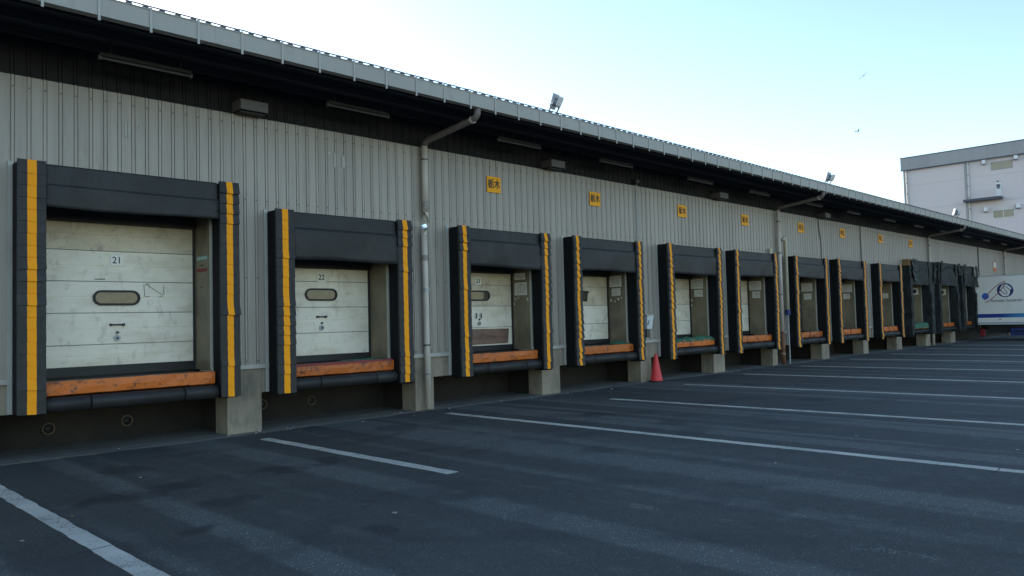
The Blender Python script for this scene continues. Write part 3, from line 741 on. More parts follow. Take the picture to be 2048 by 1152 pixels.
# torn scraps of old stickers below the notices (fourth and third bay)
for n, ps in ((24, [(.20, 2.02, .06, .07), (.30, 1.97, .05, .05), (.12, 2.05, .03, .05), (.42, 2.0, .06, .06)]), (23, [(.06, 2.0, .05, .08), (.42, 2.03, .04, .05), (.46, 1.92, .03, .06), (.33, 2.06, .04, .03)]), (25, [(.46, 2.0, .05, .09), (.48, 1.86, .04, .07)])):
    X = [q for q in BAYS if q[0] == n][0][3]; mb = MB()
    for (y, z, w, h) in ps:
        mb.prism([(y, z), (y + w, z + .01), (y + w * .8, z + h), (y + w * .2, z + h * .8)], lambda u, v, d: (d, u, v), X - .004, X - .001)
    tag(obj('sticker_scraps', mb, 'paper', origin=(X, .3, 2.0)), 'torn paper scraps left on the right jamb of %s' % {23: 'bay 23', 24: 'the fourth bay', 25: 'the fifth bay'}[n], 'paper scrap', kind='stuff')
for zz, mt, lab in ((2.62, 'teal', 'teal and white striped sticker on the right jamb of bay 21'), (2.44, 'red', 'red and dark striped sticker on the right jamb of bay 21')):
    X = 4.96; mb = MB(); mb2 = MB()
    mb.prism([(.10, zz), (.46, zz), (.46, zz + .055), (.10, zz + .055)], lambda u, v, d: (d, u, v), X - .003, X - .001)
    o = tag(obj('warning_sticker', mb, mt, origin=(X, .1, zz)), lab, 'sticker')
    for k in range(5):
        a = .11 + k * .07; mb2.prism([(a, zz + .002), (a + .03, zz + .002), (a + .045, zz + .053), (a + .015, zz + .053)], lambda u, v, d: (d, u, v), X - .0045, X - .0035)
    obj('stripes', mb2, 'paper' if mt == 'teal' else 'ink', o)
X = 4.96; mb = MB()
mb.prism([(.2, 2.53), (.34, 2.535), (.34, 2.55), (.2, 2.545)], lambda u, v, d: (d, u, v), X - .003, X - .001)
mb.prism([(.22, 2.20), (.36, 2.215), (.34, 2.23), (.27, 2.222)], lambda u, v, d: (d, u, v), X - .003, X - .001); mb.prism([(.26, 2.26), (.29, 2.26), (.275, 2.28)], lambda u, v, d: (d, u, v), X - .003, X - .001)
tag(obj('scuff_marks', mb, 'ink', origin=(X, .2, 2.2)), 'small black scuff marks on the right jamb of bay 21', 'scuff', kind='stuff')
# rub marks on door 21
mb = MB()
mb.prism([(3.55, 2.315), (3.70, 2.318), (3.69, 2.33), (3.57, 2.326)], xz, YD - .003, YD - .0005)
for pts in ([(4.22, 2.255), (4.23, 2.09)], [(4.245, 2.26), (4.49, 2.10)], [(4.50, 2.24), (4.505, 2.10)], [(4.23, 2.08), (4.30, 2.083)], [(4.43, 2.085), (4.49, 2.08)], [(4.24, 2.262), (4.30, 2.26)]):
    (a, c), (e, g2) = pts; L = math.hypot(e - a, g2 - c); nx, nz = -(g2 - c) / L * .005, (e - a) / L * .005
    mb.prism([(a - nx, c - nz), (e - nx, g2 - nz), (e + nx, g2 + nz), (a + nx, c + nz)], xz, YD - .003, YD - .0005, 1)
tag(obj('door_marks', mb, ['ink', 'pipe_band'], origin=(4.2, YD, 2.1)), 'outline of a removed label on door 21, right of its window', 'mark', kind='stuff')

# ------------------------------------------------------------------ yellow signs above the bays
SIGN_X = {23: (10.62, 11.0), 24: (13.87, 14.26), 25: (17.55, 17.97), 26: (20.97, 21.38), 27: (24.76, 25.2), 28: (28.2, 28.64), 29: (32.0, 32.45), 30: (35.55, 36.0)}
for n, (a, c) in SIGN_X.items():
    body = '栃木' if n < 27 else '埼玉'
    zc = {23: 4.345, 24: 4.36, 25: 4.385, 26: 4.40, 27: 4.43, 28: 4.46, 29: 4.48, 30: 4.48}[n]; h = .16
    mb = MB(); mb.box(a, c, -.022, -.012, zc - h, zc + h)
    s = obj('sign', mb, 'sign_yellow', origin=((a + c) / 2, -.02, zc)); tag(s, 'yellow sign reading %s above %s' % (body, WHICH[n].split(',')[0]), 'sign', 'yellow place signs above the bays')
    cx = (a + c) / 2
    t = text_mb(body, .19, lambda u, v, w: (cx + u * .92, -.0235 - w, zc + v * 1.08), bold=.004); obj('lettering', t, 'ink', s)
    mb = MB()
    for q in (a + .1, c - .1): mb.box(q - .02, q + .02, -.024, -.007, zc - h - .012, zc - h - .001)
    obj('clip', mb, 'metal_dark', s)
mb = MB(); mb.box(49.3, 49.95, -.02, -.01, 3.65, 4.2); s = obj('sign', mb, 'orange', origin=(49.6, -.02, 3.9)); tag(s, 'small orange and white sign on the wall above the truck', 'sign')
mb = MB(); mb.box(49.36, 49.89, -.024, -.0205, 3.86, 4.16); obj('white_panel', mb, 'paper', s)
# pale remnants of removed stickers
for (lab, ps) in (('pale torn letter remnants on the siding above bay 21', [(3.66, 4.40, .02, .1), (3.775, 4.25, .035, .24), (3.82, 4.24, .035, .25), (3.93, 4.40, .03, .08), (3.97, 4.40, .02, .09)]), ('pale torn letter remnants on the siding above bay 22', [(6.98, 4.44, .06, .06), (7.09, 4.24, .05, .27), (7.155, 4.26, .02, .24), (7.25, 4.25, .06, .24)])):
    mb = MB()
    for (x, z, w, h) in ps:
        mb.prism([(x, z), (x + w, z + .012), (x + w * .9, z + h * .9), (x + w * .6, z + h * .82), (x + w * .3, z + h), (x - .002, z + h * .85)], xz, -.0095, -.0065)
    tag(obj('sticker_remnant', mb, 'sticker_remnant', origin=(ps[0][0], 0, 4.3)), lab, 'sticker remnant', kind='stuff')

# ------------------------------------------------------------------ drainpipes
def drainpipe(x, label, broken=False, rusty=False, yp=-.095):
    t = empty('drainpipe', (x, yp, 0), label, 'drainpipe', 'drainpipes from the gutter')
    r = .058
    if broken:
        # upper length torn open at its lower end, lower length leaning away
        mb = MB(); mb.tube([(x, yp, 4.86), (x, yp, 3.62)], r, 16)
        tip = [(x + r * math.cos(2 * math.pi * k / 16), yp + r * math.sin(2 * math.pi * k / 16)) for k in range(16)]
        v = [(a, c, 3.62) for a, c in tip] + [(x + (a - x) * .95, c, 3.62 - .19 * (.5 + .5 * math.cos(2 * math.pi * k / 16))) for k, (a, c) in enumerate(tip)]
        mb.add(v, [(k, (k + 1) % 16, 16 + (k + 1) % 16, 16 + k) for k in range(16)])
        obj('pipe', mb, 'pipe_pvc', t, smooth=True)
        mb = MB(); xl = x - .05
        mb.tube([(xl, yp, 3.2), (xl + .015, yp, 2.35), (x - .03, yp, 1.25), (x - .02, yp, 0.03)], r * .97, 16)
        tip = [(xl + r * math.cos(2 * math.pi * k / 16), yp + r * math.sin(2 * math.pi * k / 16)) for k in range(16)]
        v = [(a, c, 3.2) for a, c in tip] + [(a, c, 3.2 + .16 * (.5 + .5 * math.cos(2 * math.pi * k / 16))) for k, (a, c) in enumerate(tip)]
        mb.add(v, [(k, (k + 1) % 16, 16 + (k + 1) % 16, 16 + k) for k in range(16)])
        obj('pipe', mb, 'pipe_pvc', t, smooth=True)
        mb = MB(); mb.sheet([[(xl - .09, yp - .05, 3.37), (xl - .02, yp - .09, 3.40), (xl + .04, yp - .07, 3.38)], [(xl - .075, yp - .075, 3.31), (xl - .01, yp - .1, 3.33), (xl + .01, yp - .08, 3.30)]], (0, .004, 0))
        obj('torn_joint', mb, 'silver', t)
        bands = [(x, 4.6, .01, .066, 'metal_dark'), (x, 3.77, .055, .0605, 'pipe_band'), (xl + .008, 2.78, .05, .0595, 'pipe_band'), (xl + .016, 2.20, .03, .066, 'metal_grey'), (x - .03, 1.19, .012, .066, 'metal_dark'), (x - .025, .66, .02, .064, 'pipe_band')]
    else:
        z0 = 1.0 if rusty else .02
        mb = MB(); mb.tube([(x, yp, 4.86), (x, yp, z0)], r, 16); obj('pipe', mb, 'pipe_pvc', t, smooth=True)
        if rusty: mb = MB(); mb.tube([(x, yp, 1.04), (x, yp, .02)], r * 1.12, 16); obj('rusty_sleeve', mb, 'pipe_rust', t, smooth=True)
        bands = [(x, 4.5, .012, .066, 'metal_dark'), (x, 3.5, .04, .062, 'pipe_band'), (x, 2.2, .012, .066, 'metal_dark'), (x, .35, .02, .072, 'pipe_band')]
    for bx, bz, hh, br, mt in bands:
        mb = MB(); mb.tube([(bx, yp, bz - hh), (bx, yp, bz + hh)], br, 16); obj('pipe_clamp', mb, mt, t, smooth=False)
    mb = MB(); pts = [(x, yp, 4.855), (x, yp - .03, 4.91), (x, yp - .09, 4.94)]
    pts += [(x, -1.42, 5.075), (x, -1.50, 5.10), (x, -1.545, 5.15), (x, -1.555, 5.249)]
    mb.tube(pts, r, 16); obj('swan_neck', mb, 'swan_pvc_shaded', t, smooth=True)
    mb = MB(); mb.tube([(x, -1.40, 5.071), (x, -1.44, 5.081)], .068, 16); obj('pipe_clamp', mb, 'pipe_pvc', t)
drainpipe(8.97, 'broken pale drainpipe between bays 22 and 23', broken=True)
drainpipe(23.17, 'pale drainpipe with a rusty foot between the sixth and seventh bays', rusty=True)
drainpipe(38.0, 'pale drainpipe between the torn tenth and eleventh bays')
drainpipe(51.6, 'far pale drainpipe above the white truck')
# thin cream pipe beside the second drainpipe
t = empty('vent_pipe', (23.5, -.12, 0), 'thin cream pipe hooked at its top, right of the second drainpipe', 'pipe')
mb = MB(); mb.tube([(23.42, -.12, 3.90), (23.43, -.12, 3.97), (23.50, -.12, 4.0), (23.55, -.12, 3.95), (23.555, -.12, 1.68)], .055, 12); obj('pipe', mb, 'pipe_cream', t, smooth=True)
mb = MB(); mb.tube([(23.555, -.12, 1.72), (23.555, -.12, 1.55)], .075, 12); obj('coupling', mb, 'truck_blue', t)
mb = MB(); mb.tube([(23.555, -.12, 1.56), (23.56, -.12, .02)], .022, 8); obj('thin_pipe', mb, 'metal_grey', t)
mb = MB(); mb.tube([(22.6, -.08, 3.44), (22.6, -.08, 3.62)], .05, 10); tag(obj('pipe_stub', mb, 'pipe_cream', origin=(22.6, -.08, 3.44)), 'short cream pipe stub above the right corner of the sixth bay', 'pipe')
# conduits and cables on the siding
t = empty('conduit', (15.69, -.03, 1.0), 'thin grey conduit with a round lamp at its top, between fourth and fifth bays', 'conduit')
mb = MB(); mb.tube([(15.69, -.028, 4.92), (15.69, -.028, 1.02)], .014, 8); obj('tube', mb, 'metal_grey', t)
mb = MB(); n = 8
mb.tube([(15.69, -.05, 4.87), (15.69, -.05, 4.90), (15.69, -.05, 4.95), (15.69, -.05, 5.0), (15.69, -.05, 5.02)], [.03, .06, .075, .05, .02], 14); obj('lamp', mb, 'fixture', t, smooth=True)
mb = MB(); mb.tube([(26.35, -.02, 4.84), (26.37, -.02, 4.55), (26.42, -.02, 4.3), (26.5, -.02, 4.1), (26.52, -.02, 3.8), (26.52, -.02, 1.0)], .015, 6)
tag(obj('cable', mb, 'metal_dark', origin=(26.5, -.02, 1)), 'loose dark cable hanging on the siding right of the seventh bay', 'cable')
mb = MB(); mb.tube([(30.1, -.03, 4.84), (30.1, -.03, 1.02)], .02, 6)
tag(obj('conduit', mb, 'metal_dark', origin=(30.1, -.03, 1)), 'thin dark conduit between the eighth and ninth bays', 'conduit')
mb = MB(); mb.tube([(46.3, -.03, 4.84), (46.3, -.03, 1.05)], .025, 6)
tag(obj('conduit', mb, 'metal_dark', origin=(46.3, -.03, 1)), 'thin dark conduit on the wall above the truck', 'conduit')

# ------------------------------------------------------------------ fluorescent lights and hoods under the eaves
mb = MB(); mb.hexa([(-.58, -.05, .0), (.58, -.05, .0), (.58, .05, .0), (-.58, .05, .0)], [(-.58, -.02, .05), (.58, -.02, .05), (.58, .02, .05), (-.58, .02, .05)]); FIX = mb.mesh('housing'); FIX.materials.append(MATS['fixture'])
mb = MB(); mb.tube([(-.575, 0, -.022), (.575, 0, -.022)], .0165, 10); mb.box(-.6, -.57, -.025, .025, -.045, .01); mb.box(.57, .6, -.025, .025, -.045, .01); TUB = mb.mesh('lamp_tube'); TUB.materials.append(MATS['tube_glass'])
mb = MB(); mb.tube([(-.45, 0, .05), (-.45, 0, .245)], .008, 6); mb.tube([(.45, 0, .05), (.45, 0, .245)], .008, 6); STM = mb.mesh('stem'); STM.materials.append(MATS['metal_dark'])
ORD = ['first', 'second', 'third', 'fourth', 'fifth', 'sixth', 'seventh', 'eighth', 'ninth', 'tenth', 'eleventh', 'twelfth', 'thirteenth', 'fourteenth']
for i, x in enumerate((3.86, 7.2, 10.98, 14.15, 17.75, 20.98, 24.75, 28.0, 31.6, 35.0, 38.6, 42.1, 45.6, 49.2)):
    t = empty('fluorescent_light', (x, -.60, 5.11), 'slim fluorescent light under the dark eaves, %s from the left' % ORD[i], 'light fixture', 'fluorescent lights under the eaves')
    for nm, me in (('housing', FIX), ('lamp_tube', TUB), ('stem', STM)): place(nm, me, (x, -.60, 5.11), t)
for i, x in enumerate((5.55, 12.52, 19.55, 26.6)):
    t = empty('vent_hood', (x, .0, 4.85), 'grey metal vent hood high on the wall, %s from the left' % ORD[i], 'vent hood', 'vent hoods under the eaves')
    mb = MB(); mb.box(x - .22, x + .22, -.27, -.262, 4.87, 5.02); mb.box(x - .22, x - .212, -.2615, .03, 4.87, 5.02); mb.box(x + .212, x + .22, -.2615, .03, 4.87, 5.02)
    obj('cover', mb, 'hood', t)
    mb = MB(); mb.hexa([(x - .23, -.28, 5.021), (x + .23, -.28, 5.021), (x + .23, .03, 5.021), (x - .23, .03, 5.021)], [(x - .23, -.28, 5.03), (x + .23, -.28, 5.03), (x + .23, .03, 5.10), (x - .23, .03, 5.10)]); obj('top', mb, 'soffit', t)
    mb = MB(); mb.box(x - .20, x + .20, -.2, .02, 4.84, 4.95); obj('louvre', mb, 'seal_rubber', t)

# ------------------------------------------------------------------ floodlights on the roof edge
def floodlight(x, label):
    zr = 5.49
    t = empty('floodlight', (x, -1.56, zr), label, 'floodlight', 'floodlights on the roof edge')
    M = Matrix.Translation((x, -1.56, zr + .25)) @ Matrix.Rotation(R(-45), 4, 'Z') @ Matrix.Rotation(R(17), 4, 'Y')
    def put(mb): mb.v = [tuple(M @ Vector(p)) for p in mb.v]; return mb
    mb = MB(); mb.hexa([(-.085, -.02, -.13), (.035, -.02, -.13), (.035, .12, -.13), (-.085, .12, -.13)], [(-.085, -.02, .15), (.045, -.02, .13), (.045, .12, .13), (-.085, .12, .15)])
    obj('reflector_back', put(mb), 'flood_grey', t, bevel=.006)
    mb = MB(); mb.tube([(-.045, -.021, -.05), (-.02, -.06, -.05), (.03, -.06, -.05)], [.04, .045, .04], 12); mb.box(-.03, .035, -.05, -.021, .03, .07); obj('lamp_body', put(mb), 'flood_blue', t, bevel=.004)
    mb = MB(); mb.hexa([(.025, -.16, -.10), (.115, -.15, -.11), (.115, .02, -.11), (.025, .02, -.10)], [(.045, -.16, .08), (.14, -.15, .07), (.14, .02, .07), (.045, .02, .08)]); obj('glass_housing', put(mb), 'flood_light', t, bevel=.012)
    mb = MB(); mb.box(.05, .115, -.164, -.1605, -.07, .05); obj('glass', put(mb), 'pipe_pvc', t)
    q = lambda u, d, z: (x + .707 * u + .707 * d, -1.56 - .707 * u + .707 * d, zr + z)
    mb = MB(); mb.tube([q(-.135, 0, -.005), q(-.135, 0, .03), q(-.115, 0, .10), q(-.09, .02, .17)], .014, 8); obj('leg', mb, 'flood_grey', t)
    mb = MB(); mb.tube([q(.0, 0, -.005), q(.02, 0, .04), q(.06, -.02, .12), q(.065, -.04, .17)], .014, 8); obj('leg', mb, 'roof_edge', t)
    mb = MB(); mb.tube([q(-.10, 0, .0), q(-.09, 0, .06), q(-.06, 0, .05), q(-.05, 0, .10), q(-.07, 0, .13)], .005, 6); obj('cable', mb, 'roof_edge', t)
floodlight(11.0, 'grey floodlight on the roof edge above the first yellow sign, nearest of three')
floodlight(23.62, 'grey floodlight on the roof edge above the second drainpipe, middle of three')
floodlight(36.85, 'small far floodlight on the roof edge in front of the far building')

# ------------------------------------------------------------------ small things at the dock
t = empty('wall_bucket', (15.78, -.14, 1.2), 'white bucket on a wall bracket right of the fourth bay', 'bucket')
mb = MB()
mb.hexa([(15.67, -.24, 1.30), (15.87, -.24, 1.30), (15.87, -.05, 1.30), (15.67, -.05, 1.30)], [(15.63, -.28, 1.62), (15.91, -.28, 1.62), (15.91, -.04, 1.62), (15.63, -.04, 1.62)]); obj('body', mb, 'bucket_white', t, bevel=.015)
mb = MB(); mb.box(15.62, 15.92, -.29, -.035, 1.621, 1.65); obj('rim', mb, 'pipe_cream', t, bevel=.008)
mb = MB(); mb.tube([(15.70, -.275, 1.52), (15.70, -.27, 1.46), (15.69, -.27, 1.42), (15.665, -.268, 1.42), (15.655, -.27, 1.45)], .008, 6); obj('hook', mb, 'ink', t)
mb = MB(); mb.box(15.70, 15.84, -.2, -.01, 1.10, 1.298); obj('bracket', mb, 'metal_dark', t)
t = empty('traffic_cone', (16.02, -.22, 0), 'red traffic cone on the ground between the fourth and fifth bays', 'traffic cone')
mb = MB(); pr = [(.155, .034), (.15, .05), (.045, .62), (.028, .69), (.02, .70)]
mb.tube([(16.02, -.22, z) for _, z in pr], [r_ for r_, _ in pr], 24); obj('cone', mb, 'cone_red', t, smooth=True)
mb = MB(); q = .19; mb.prism([(q * math.cos(a * math.pi / 4 + .39), q * 1.08 * math.sin(a * math.pi / 4 + .39)) for a in range(8)], lambda u, v, d: (16.02 + u, -.22 + v, d), .005, .033); obj('base', mb, 'rubber', t, bevel=.006)

# ------------------------------------------------------------------ white truck backed up to the dock
TX, TY = 44.45, -.17
t = empty('truck', (TX + 1.2, TY - 3.5, 0), 'white box truck with blue stripe and round logo, parked at the dock', 'truck')
mb = MB(); mb.box(TX, TX + 2.4, TY - 7.2, TY, .90, 3.22); bx = obj('cargo_box', mb, 'truck_white', t, bevel=.02)
mb = MB(); mb.box(TX - .012, TX - .001, TY - 7.2, TY, .775, .90); mb.box(TX - .012, TX - .001, TY - 7.2, TY, 3.19, 3.245); mb.box(TX - .014, TX - .001, TY - .06, TY + .004, .901, 3.189); obj('edge_rail', mb, 'truck_rail', bx)
mb = MB(); mb.box(TX + .0, TX + 2.4, TY - 7.2, TY, .78, .899); obj('floor_frame', mb, 'truck_rail', t)
tf = lambda u, v, d: (TX - d, TY - u, v)       # u: distance from the rear, v: height
mb = MB(); mb.prism([(.14, 1.13), (6.9, 1.13), (6.9, 1.32), (.14, 1.32)], tf, .0015, .004); obj('stripe', mb, 'stripe_blue', bx)
mb = MB(); mb.prism([(.53 + .155 * math.cos(k * math.pi / 12), 2.21 + .165 * math.sin(k * math.pi / 12)) for k in range(24)], tf, .0015, .005); obj('blue_ball', mb, 'sphere_blue', bx)
LU, LV = 1.40, 2.48
lc = lambda x, y: (LU + (x - 1245) * .00108, LV - (y - 430) * .00122)
mb = MB(); mb.prism([(LU + .355 * math.cos(k * math.pi / 18), LV + .35 * math.sin(k * math.pi / 18)) for k in range(36)], tf, .0015, .0035); obj('logo_disc', mb, 'navy', bx)
blob = [(1040, 370), (1090, 280), (1150, 205), (1250, 185), (1350, 210), (1440, 285), (1500, 350), (1490, 400), (1450, 420), (1435, 480), (1430, 570), (1370, 650), (1250, 685), (1130, 660), (1050, 570), (985, 490), (1000, 450), (1040, 440)]
mb = MB(); mb.prism([lc(*p) for p in blob], tf, .0036, .0045); obj('logo_shape', mb, 'truck_white', bx)
def ribbon(pts, w, d0, d1, closed=False):
    mb = MB()
    L = []; Rg = []
    for i, p in enumerate(pts):
        a = pts[i - 1] if (i or closed) else pts[0]; c = pts[(i + 1) % len(pts)] if (i < len(pts) - 1 or closed) else pts[-1]
        dx, dy = c[0] - a[0], c[1] - a[1]; q = math.hypot(dx, dy) or 1; nx, ny = -dy / q * w / 2, dx / q * w / 2
        L.append((p[0] + nx, p[1] + ny)); Rg.append((p[0] - nx, p[1] - ny))
    for i in range(len(pts) - (0 if closed else 1)):
        k = (i + 1) % len(pts); mb.prism([L[i], L[k], Rg[k], Rg[i]], tf, d0, d1)
    return mb
sl_ = [(1040, 400), (1130, 490), (1200, 565), (1250, 588), (1300, 565), (1318, 510), (1250, 420), (1185, 350), (1185, 300), (1235, 265), (1300, 300), (1380, 370), (1450, 430)]
obj('logo_line', ribbon([lc(*p) for p in sl_], .028, .0046, .0055), 'navy', bx)
loop = []
for k in range(40):
    a = 2 * math.pi * k / 40; p, q = .68 * math.cos(a), .15 * math.sin(a); th = R(47)
    loop.append((.93 + p * math.cos(th) - q * math.sin(th), 2.40 + p * math.sin(th) + q * math.cos(th)))
obj('logo_loop', ribbon(loop[-18:] + loop[:18], .034, .0056, .0066), 'logo_red', bx)
tt = text_mb('MARUSEKI TRANSPORT', .16, lambda u, v, w: (TX - .004 - w, TY - (1.45 + u * .82), 1.955 + v), bold=.003); obj('lettering', tt, 'truck_text', bx)
mb = MB(); mb.box(TX - .02, TX - .001, TY - 1.18, TY - 1.08, 1.02, 1.05); obj('side_marker', mb, 'ink', bx)
mb = MB(); mb.box(TX + .75, TX + .85, TY - 8.6, TY - .1, .55, .78); mb.box(TX + 1.55, TX + 1.65, TY - 8.6, TY - .1, .55, .78); obj('chassis_rail', mb, 'chassis', t)
mb = MB(); mb.box(TX + .08, TX + 2.32, TY - .16, TY - .06, .38, .52); mb.box(TX + .3, TX + .38, TY - .14, TY - .08, .52, .78); mb.box(TX + 2.0, TX + 2.08, TY - .14, TY - .08, .52, .78); obj('rear_bumper', mb, 'chassis', t)
mb = MB(); mb.box(TX + .03, TX + .20, TY - .42, TY - .20, .18, .50); mb.box(TX + .05, TX + .18, TY - .40, TY - .22, .50, .56); obj('tail_light', mb, 'truck_red', t, bevel=.02)
mb = MB(); mb.box(TX + .3, TX + 2.1, TY - 7.0, TY - .5, .36, .775); obj('underbody', mb, 'chassis', t)
mb = MB(); mb.box(TX + .02, TX + .29, TY - 2.2, TY - 1.55, .25, .60); obj('tool_box', mb, 'truck_blue', t, bevel=.02)
mb = MB(); mb.box(TX + .01, TX + .05, TY - 5.2, TY - 1.7, .40, .48); mb.box(TX + .01, TX + .05, TY - 5.2, TY - 1.7, .64, .72); obj('side_guard', mb, 'chassis', t)
for yy in (2.75, 6.3 + 1.6):
    for xx, s in ((TX + .05, 1), (TX + 2.1, -1)):
        mb = MB(); y0 = TY - yy
        mb.tube([(xx, y0, .44), (xx + .03, y0, .44), (xx + .22, y0, .44), (xx + .25, y0, .44)], [.38, .44, .44, .38], 24); w = obj('wheel', mb, 'rubber', t)
        mb = MB(); xo = xx - .004 if s > 0 else xx + .254
        mb.tube([(xo, y0, .44), (xo + s * .02, y0, .44)], .25, 20); obj('rim', mb, 'chassis', w)
mb = MB(); yc = TY - 7.3
mb.hexa([(TX + .1, yc - 1.9, .5), (TX + 2.3, yc - 1.9, .5), (TX + 2.3, yc, .5), (TX + .1, yc, .5)], [(TX + .15, yc - 1.65, 2.5), (TX + 2.25, yc - 1.65, 2.5), (TX + 2.25, yc, 2.5), (TX + .15, yc, 2.5)])
cab = obj('cab', mb, 'truck_white', t, bevel=.06)
mb = MB(); mb.hexa([(TX + .118, yc - 1.35, 1.5), (TX + .14, yc - 1.35, 1.5), (TX + .14, yc - .5, 1.5), (TX + .118, yc - .5, 1.5)], [(TX + .125, yc - 1.3, 2.2), (TX + .15, yc - 1.3, 2.2), (TX + .15, yc - .5, 2.2), (TX + .125, yc - .5, 2.2)]); obj('side_window', mb, 'window_dark', cab)
mb = MB(); mb.hexa([(TX + .25, yc - 1.80, 1.45), (TX + 2.15, yc - 1.80, 1.45), (TX + 2.15, yc - 1.7, 1.45), (TX + .25, yc - 1.7, 1.45)], [(TX + .25, yc - 1.70, 2.3), (TX + 2.15, yc - 1.70, 2.3), (TX + 2.15, yc - 1.6, 2.3), (TX + .25, yc - 1.6, 2.3)]); obj('windscreen', mb, 'window_dark', cab)

# ------------------------------------------------------------------ far building
FX = 100.0
t = empty('far_building', (FX, 0, 0), 'tall pale grey industrial building rising behind the warehouse roof', 'building')
mb = MB(); mb.box(FX, FX + 30, -40, 20.4, 0, 18.6); obj('wall', mb, 'far_wall', t)
mb = MB(); mb.box(FX - .25, FX + 30.2, -40.2, 20.62, 18.55, 20.05); obj('parapet', mb, 'far_fascia', t)
mb = MB(); mb.box(FX - .30, FX - .251, -40.2, 20.66, 18.45, 18.56); mb.box(FX - .29, FX - .251, -40.2, 20.65, 20.0, 20.09); obj('parapet_trim', mb, 'far_dark', t)
for y in (20.05, 13.45):
    mb = MB(); mb.tube([(FX - .12, y, 18.44), (FX - .12, y, 0)], .085, 10); p = obj('downpipe', mb, 'far_pipe', t)
    for zz in (18.2, 16.9, 15.6, 14.3, 13.0): mb = MB(); mb.tube([(FX - .12, y, zz), (FX - .12, y, zz + .12)], .12, 10); obj('pipe_clamp', mb, 'far_fascia', p)
mb = MB(); mb.box(FX - .06, FX + .02, 13.6, 13.85, 0, 18.44); obj('column_strip', mb, 'far_fascia', t)
mb = MB(); mb.box(FX - .06, FX + .02, 20.2, 20.42, 0, 18.44); obj('column_strip', mb, 'far_fascia', t)
for z0 in (6.2, 9.3, 12.9 + .75, 16.6):
    mb = MB(); mb.box(FX - .012, FX, -40, 20.2, z0, z0 + .02); obj('wall_joint', mb, 'far_fascia', t)
for (y0, y1, z0, z1) in ((9.14, 11.10, 17.22, 18.02), (9.16, 11.15, 11.72, 12.58), (4.4, 6.4, 17.22, 18.02), (4.4, 6.4, 11.72, 12.58)):
    mb = MB(); mb.box(FX - .05, FX + .01, y0 - .06, y1 + .06, z0 - .06, z1 + .06); w = obj('window', mb, 'far_white' if z0 < 15 else 'far_fascia', t)
    ym = (y0 + y1) / 2
    for a, c in ((y0, ym - .03), (ym + .03, y1)):
        mb = MB(); mb.box(FX - .058, FX - .051, a, c, z0, z1); obj('pane', mb, 'far_pane_reflection', w)
for (y0, y1, z0, z1) in ((11.57, 11.95, 17.93, 18.40), (8.43, 8.84, 17.97, 18.42), (11.58, 12.01, 12.52, 13.0), (8.42, 8.86, 12.56, 13.03), (6.9, 7.3, 17.97, 18.42)):
    mb = MB(); mb.box(FX - .45, FX - .001, y0 + .04, y1, z0, z1); v = obj('vent_box', mb, 'far_white', t, bevel=.03)
    mb = MB(); mb.box(FX - .47, FX - .451, y0 + .02, y1 + .03, z0 - .05, z0 + .03); mb.box(FX - .44, FX - .01, y1 + .001, y1 + .02, z0 - .05, z1 + .02); obj('vent_frame', mb, 'far_dark', v)
mb = MB(); mb.box(FX - 1.1, FX - .01, 10.12, 13.85, 13.78, 14.05); bal = obj('balcony', mb, 'far_dark', t)
mb = MB()
for y in [10.15 + .3 * k for k in range(13)]: mb.box(FX - 1.09, FX - 1.07, y, y + .02, 14.051, 15.0)
mb.box(FX - 1.1, FX - 1.06, 10.12, 13.85, 15.0, 15.03); mb.box(FX - 1.1, FX - .01, 10.12, 10.14, 14.97, 15.0); obj('railing', mb, 'far_wall', bal)
mb = MB(); mb.box(FX - .06, FX + .01, 10.24, 10.78, 14.06, 15.68); d = obj('door', mb, 'far_white', t)
mb = MB(); mb.box(FX - .068, FX - .061, 10.34, 10.70, 15.0, 15.5); obj('pane', mb, 'far_dark', d)
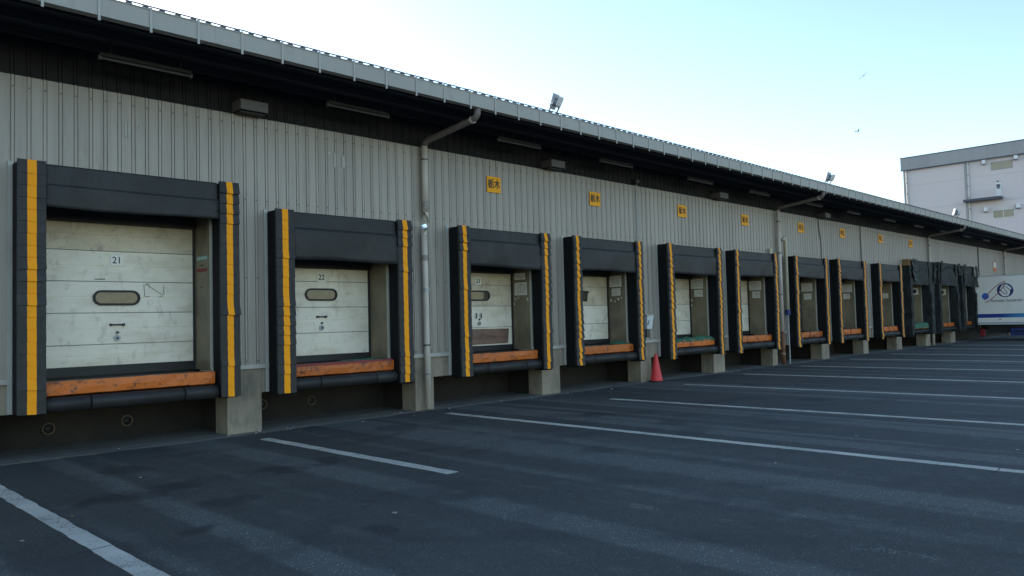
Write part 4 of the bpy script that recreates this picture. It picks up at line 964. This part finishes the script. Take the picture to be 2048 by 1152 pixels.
mb = MB(); mb.box(FX - .16, FX - .01, 10.5, 10.62, 15.78, 15.9); obj('door_lamp', mb, 'far_dark', t)

# ------------------------------------------------------------------ birds
def bird(loc, rot, span, bend, label):
    mb = MB(); b_ = bend
    mb.tube([(0, -.24, .0), (0, -.16, .0), (0, 0, .01), (0, .14, .005), (0, .22, .01), (0, .27, 0)], [.015, .04, .06, .045, .03, .006], 8)
    body = mb
    mb.sheet([[(0, -.26, .0), (.07, -.40, 0)], [(0, -.24, .0), (-.07, -.40, 0)]], (0, 0, .006))
    t = obj('bird', mb, 'bird', origin=(0, 0, 0)); tag(t, label, 'bird', 'birds in the sky')
    for s in (-1, 1):
        w = MB(); h = span / 2
        w.sheet([[(s * .03, .10, .02), (s * h * .45, .14, b_ * .6), (s * h * .8, .06, b_ * .5), (s * h, -.04, b_ * .2)],
                 [(s * .03, -.08, .02), (s * h * .45, -.05, b_ * .6), (s * h * .8, -.07, b_ * .5), (s * h * .98, -.08, b_ * .2)]], (0, 0, .008))
        obj('wing', w, 'bird', t)
    t.location = loc; t.rotation_euler = rot
bird((113.0, 29.2, 35.1), (R(15), R(-38), R(-50)), 1.75, .05, 'upper dark bird gliding with straight tilted wings')
bird((112.5, 30.1, 27.2), (R(10), R(-25), R(-20)), 1.45, .40, 'lower small bird with bent wings')

# ------------------------------------------------------------------ litter: leaf scraps and grit along the foot of the dock
rnd = random.Random(21); mb = MB()
for k in range(150):
    x = rnd.uniform(1.5, 30); y = -abs(rnd.gauss(0, .35)) + .1 if k < 110 else rnd.uniform(-9, -.6); q = rnd.uniform(.008, .028); a = rnd.uniform(0, 6.28)
    pts = [(x + q * rnd.uniform(.5, 1.2) * math.cos(a + j * 1.2566), y + q * rnd.uniform(.5, 1.2) * math.sin(a + j * 1.2566)) for j in range(5)]
    mb.prism(pts, lambda u, v, d: (u, v, d), .0065, .0065 + rnd.uniform(.002, .008), rnd.choice([0, 0, 1, 2]))
tag(obj('litter', mb, ['pipe_band', 'paper', 'wood']), 'small scraps of litter and dry leaves along the dock foot', 'litter', kind='stuff')
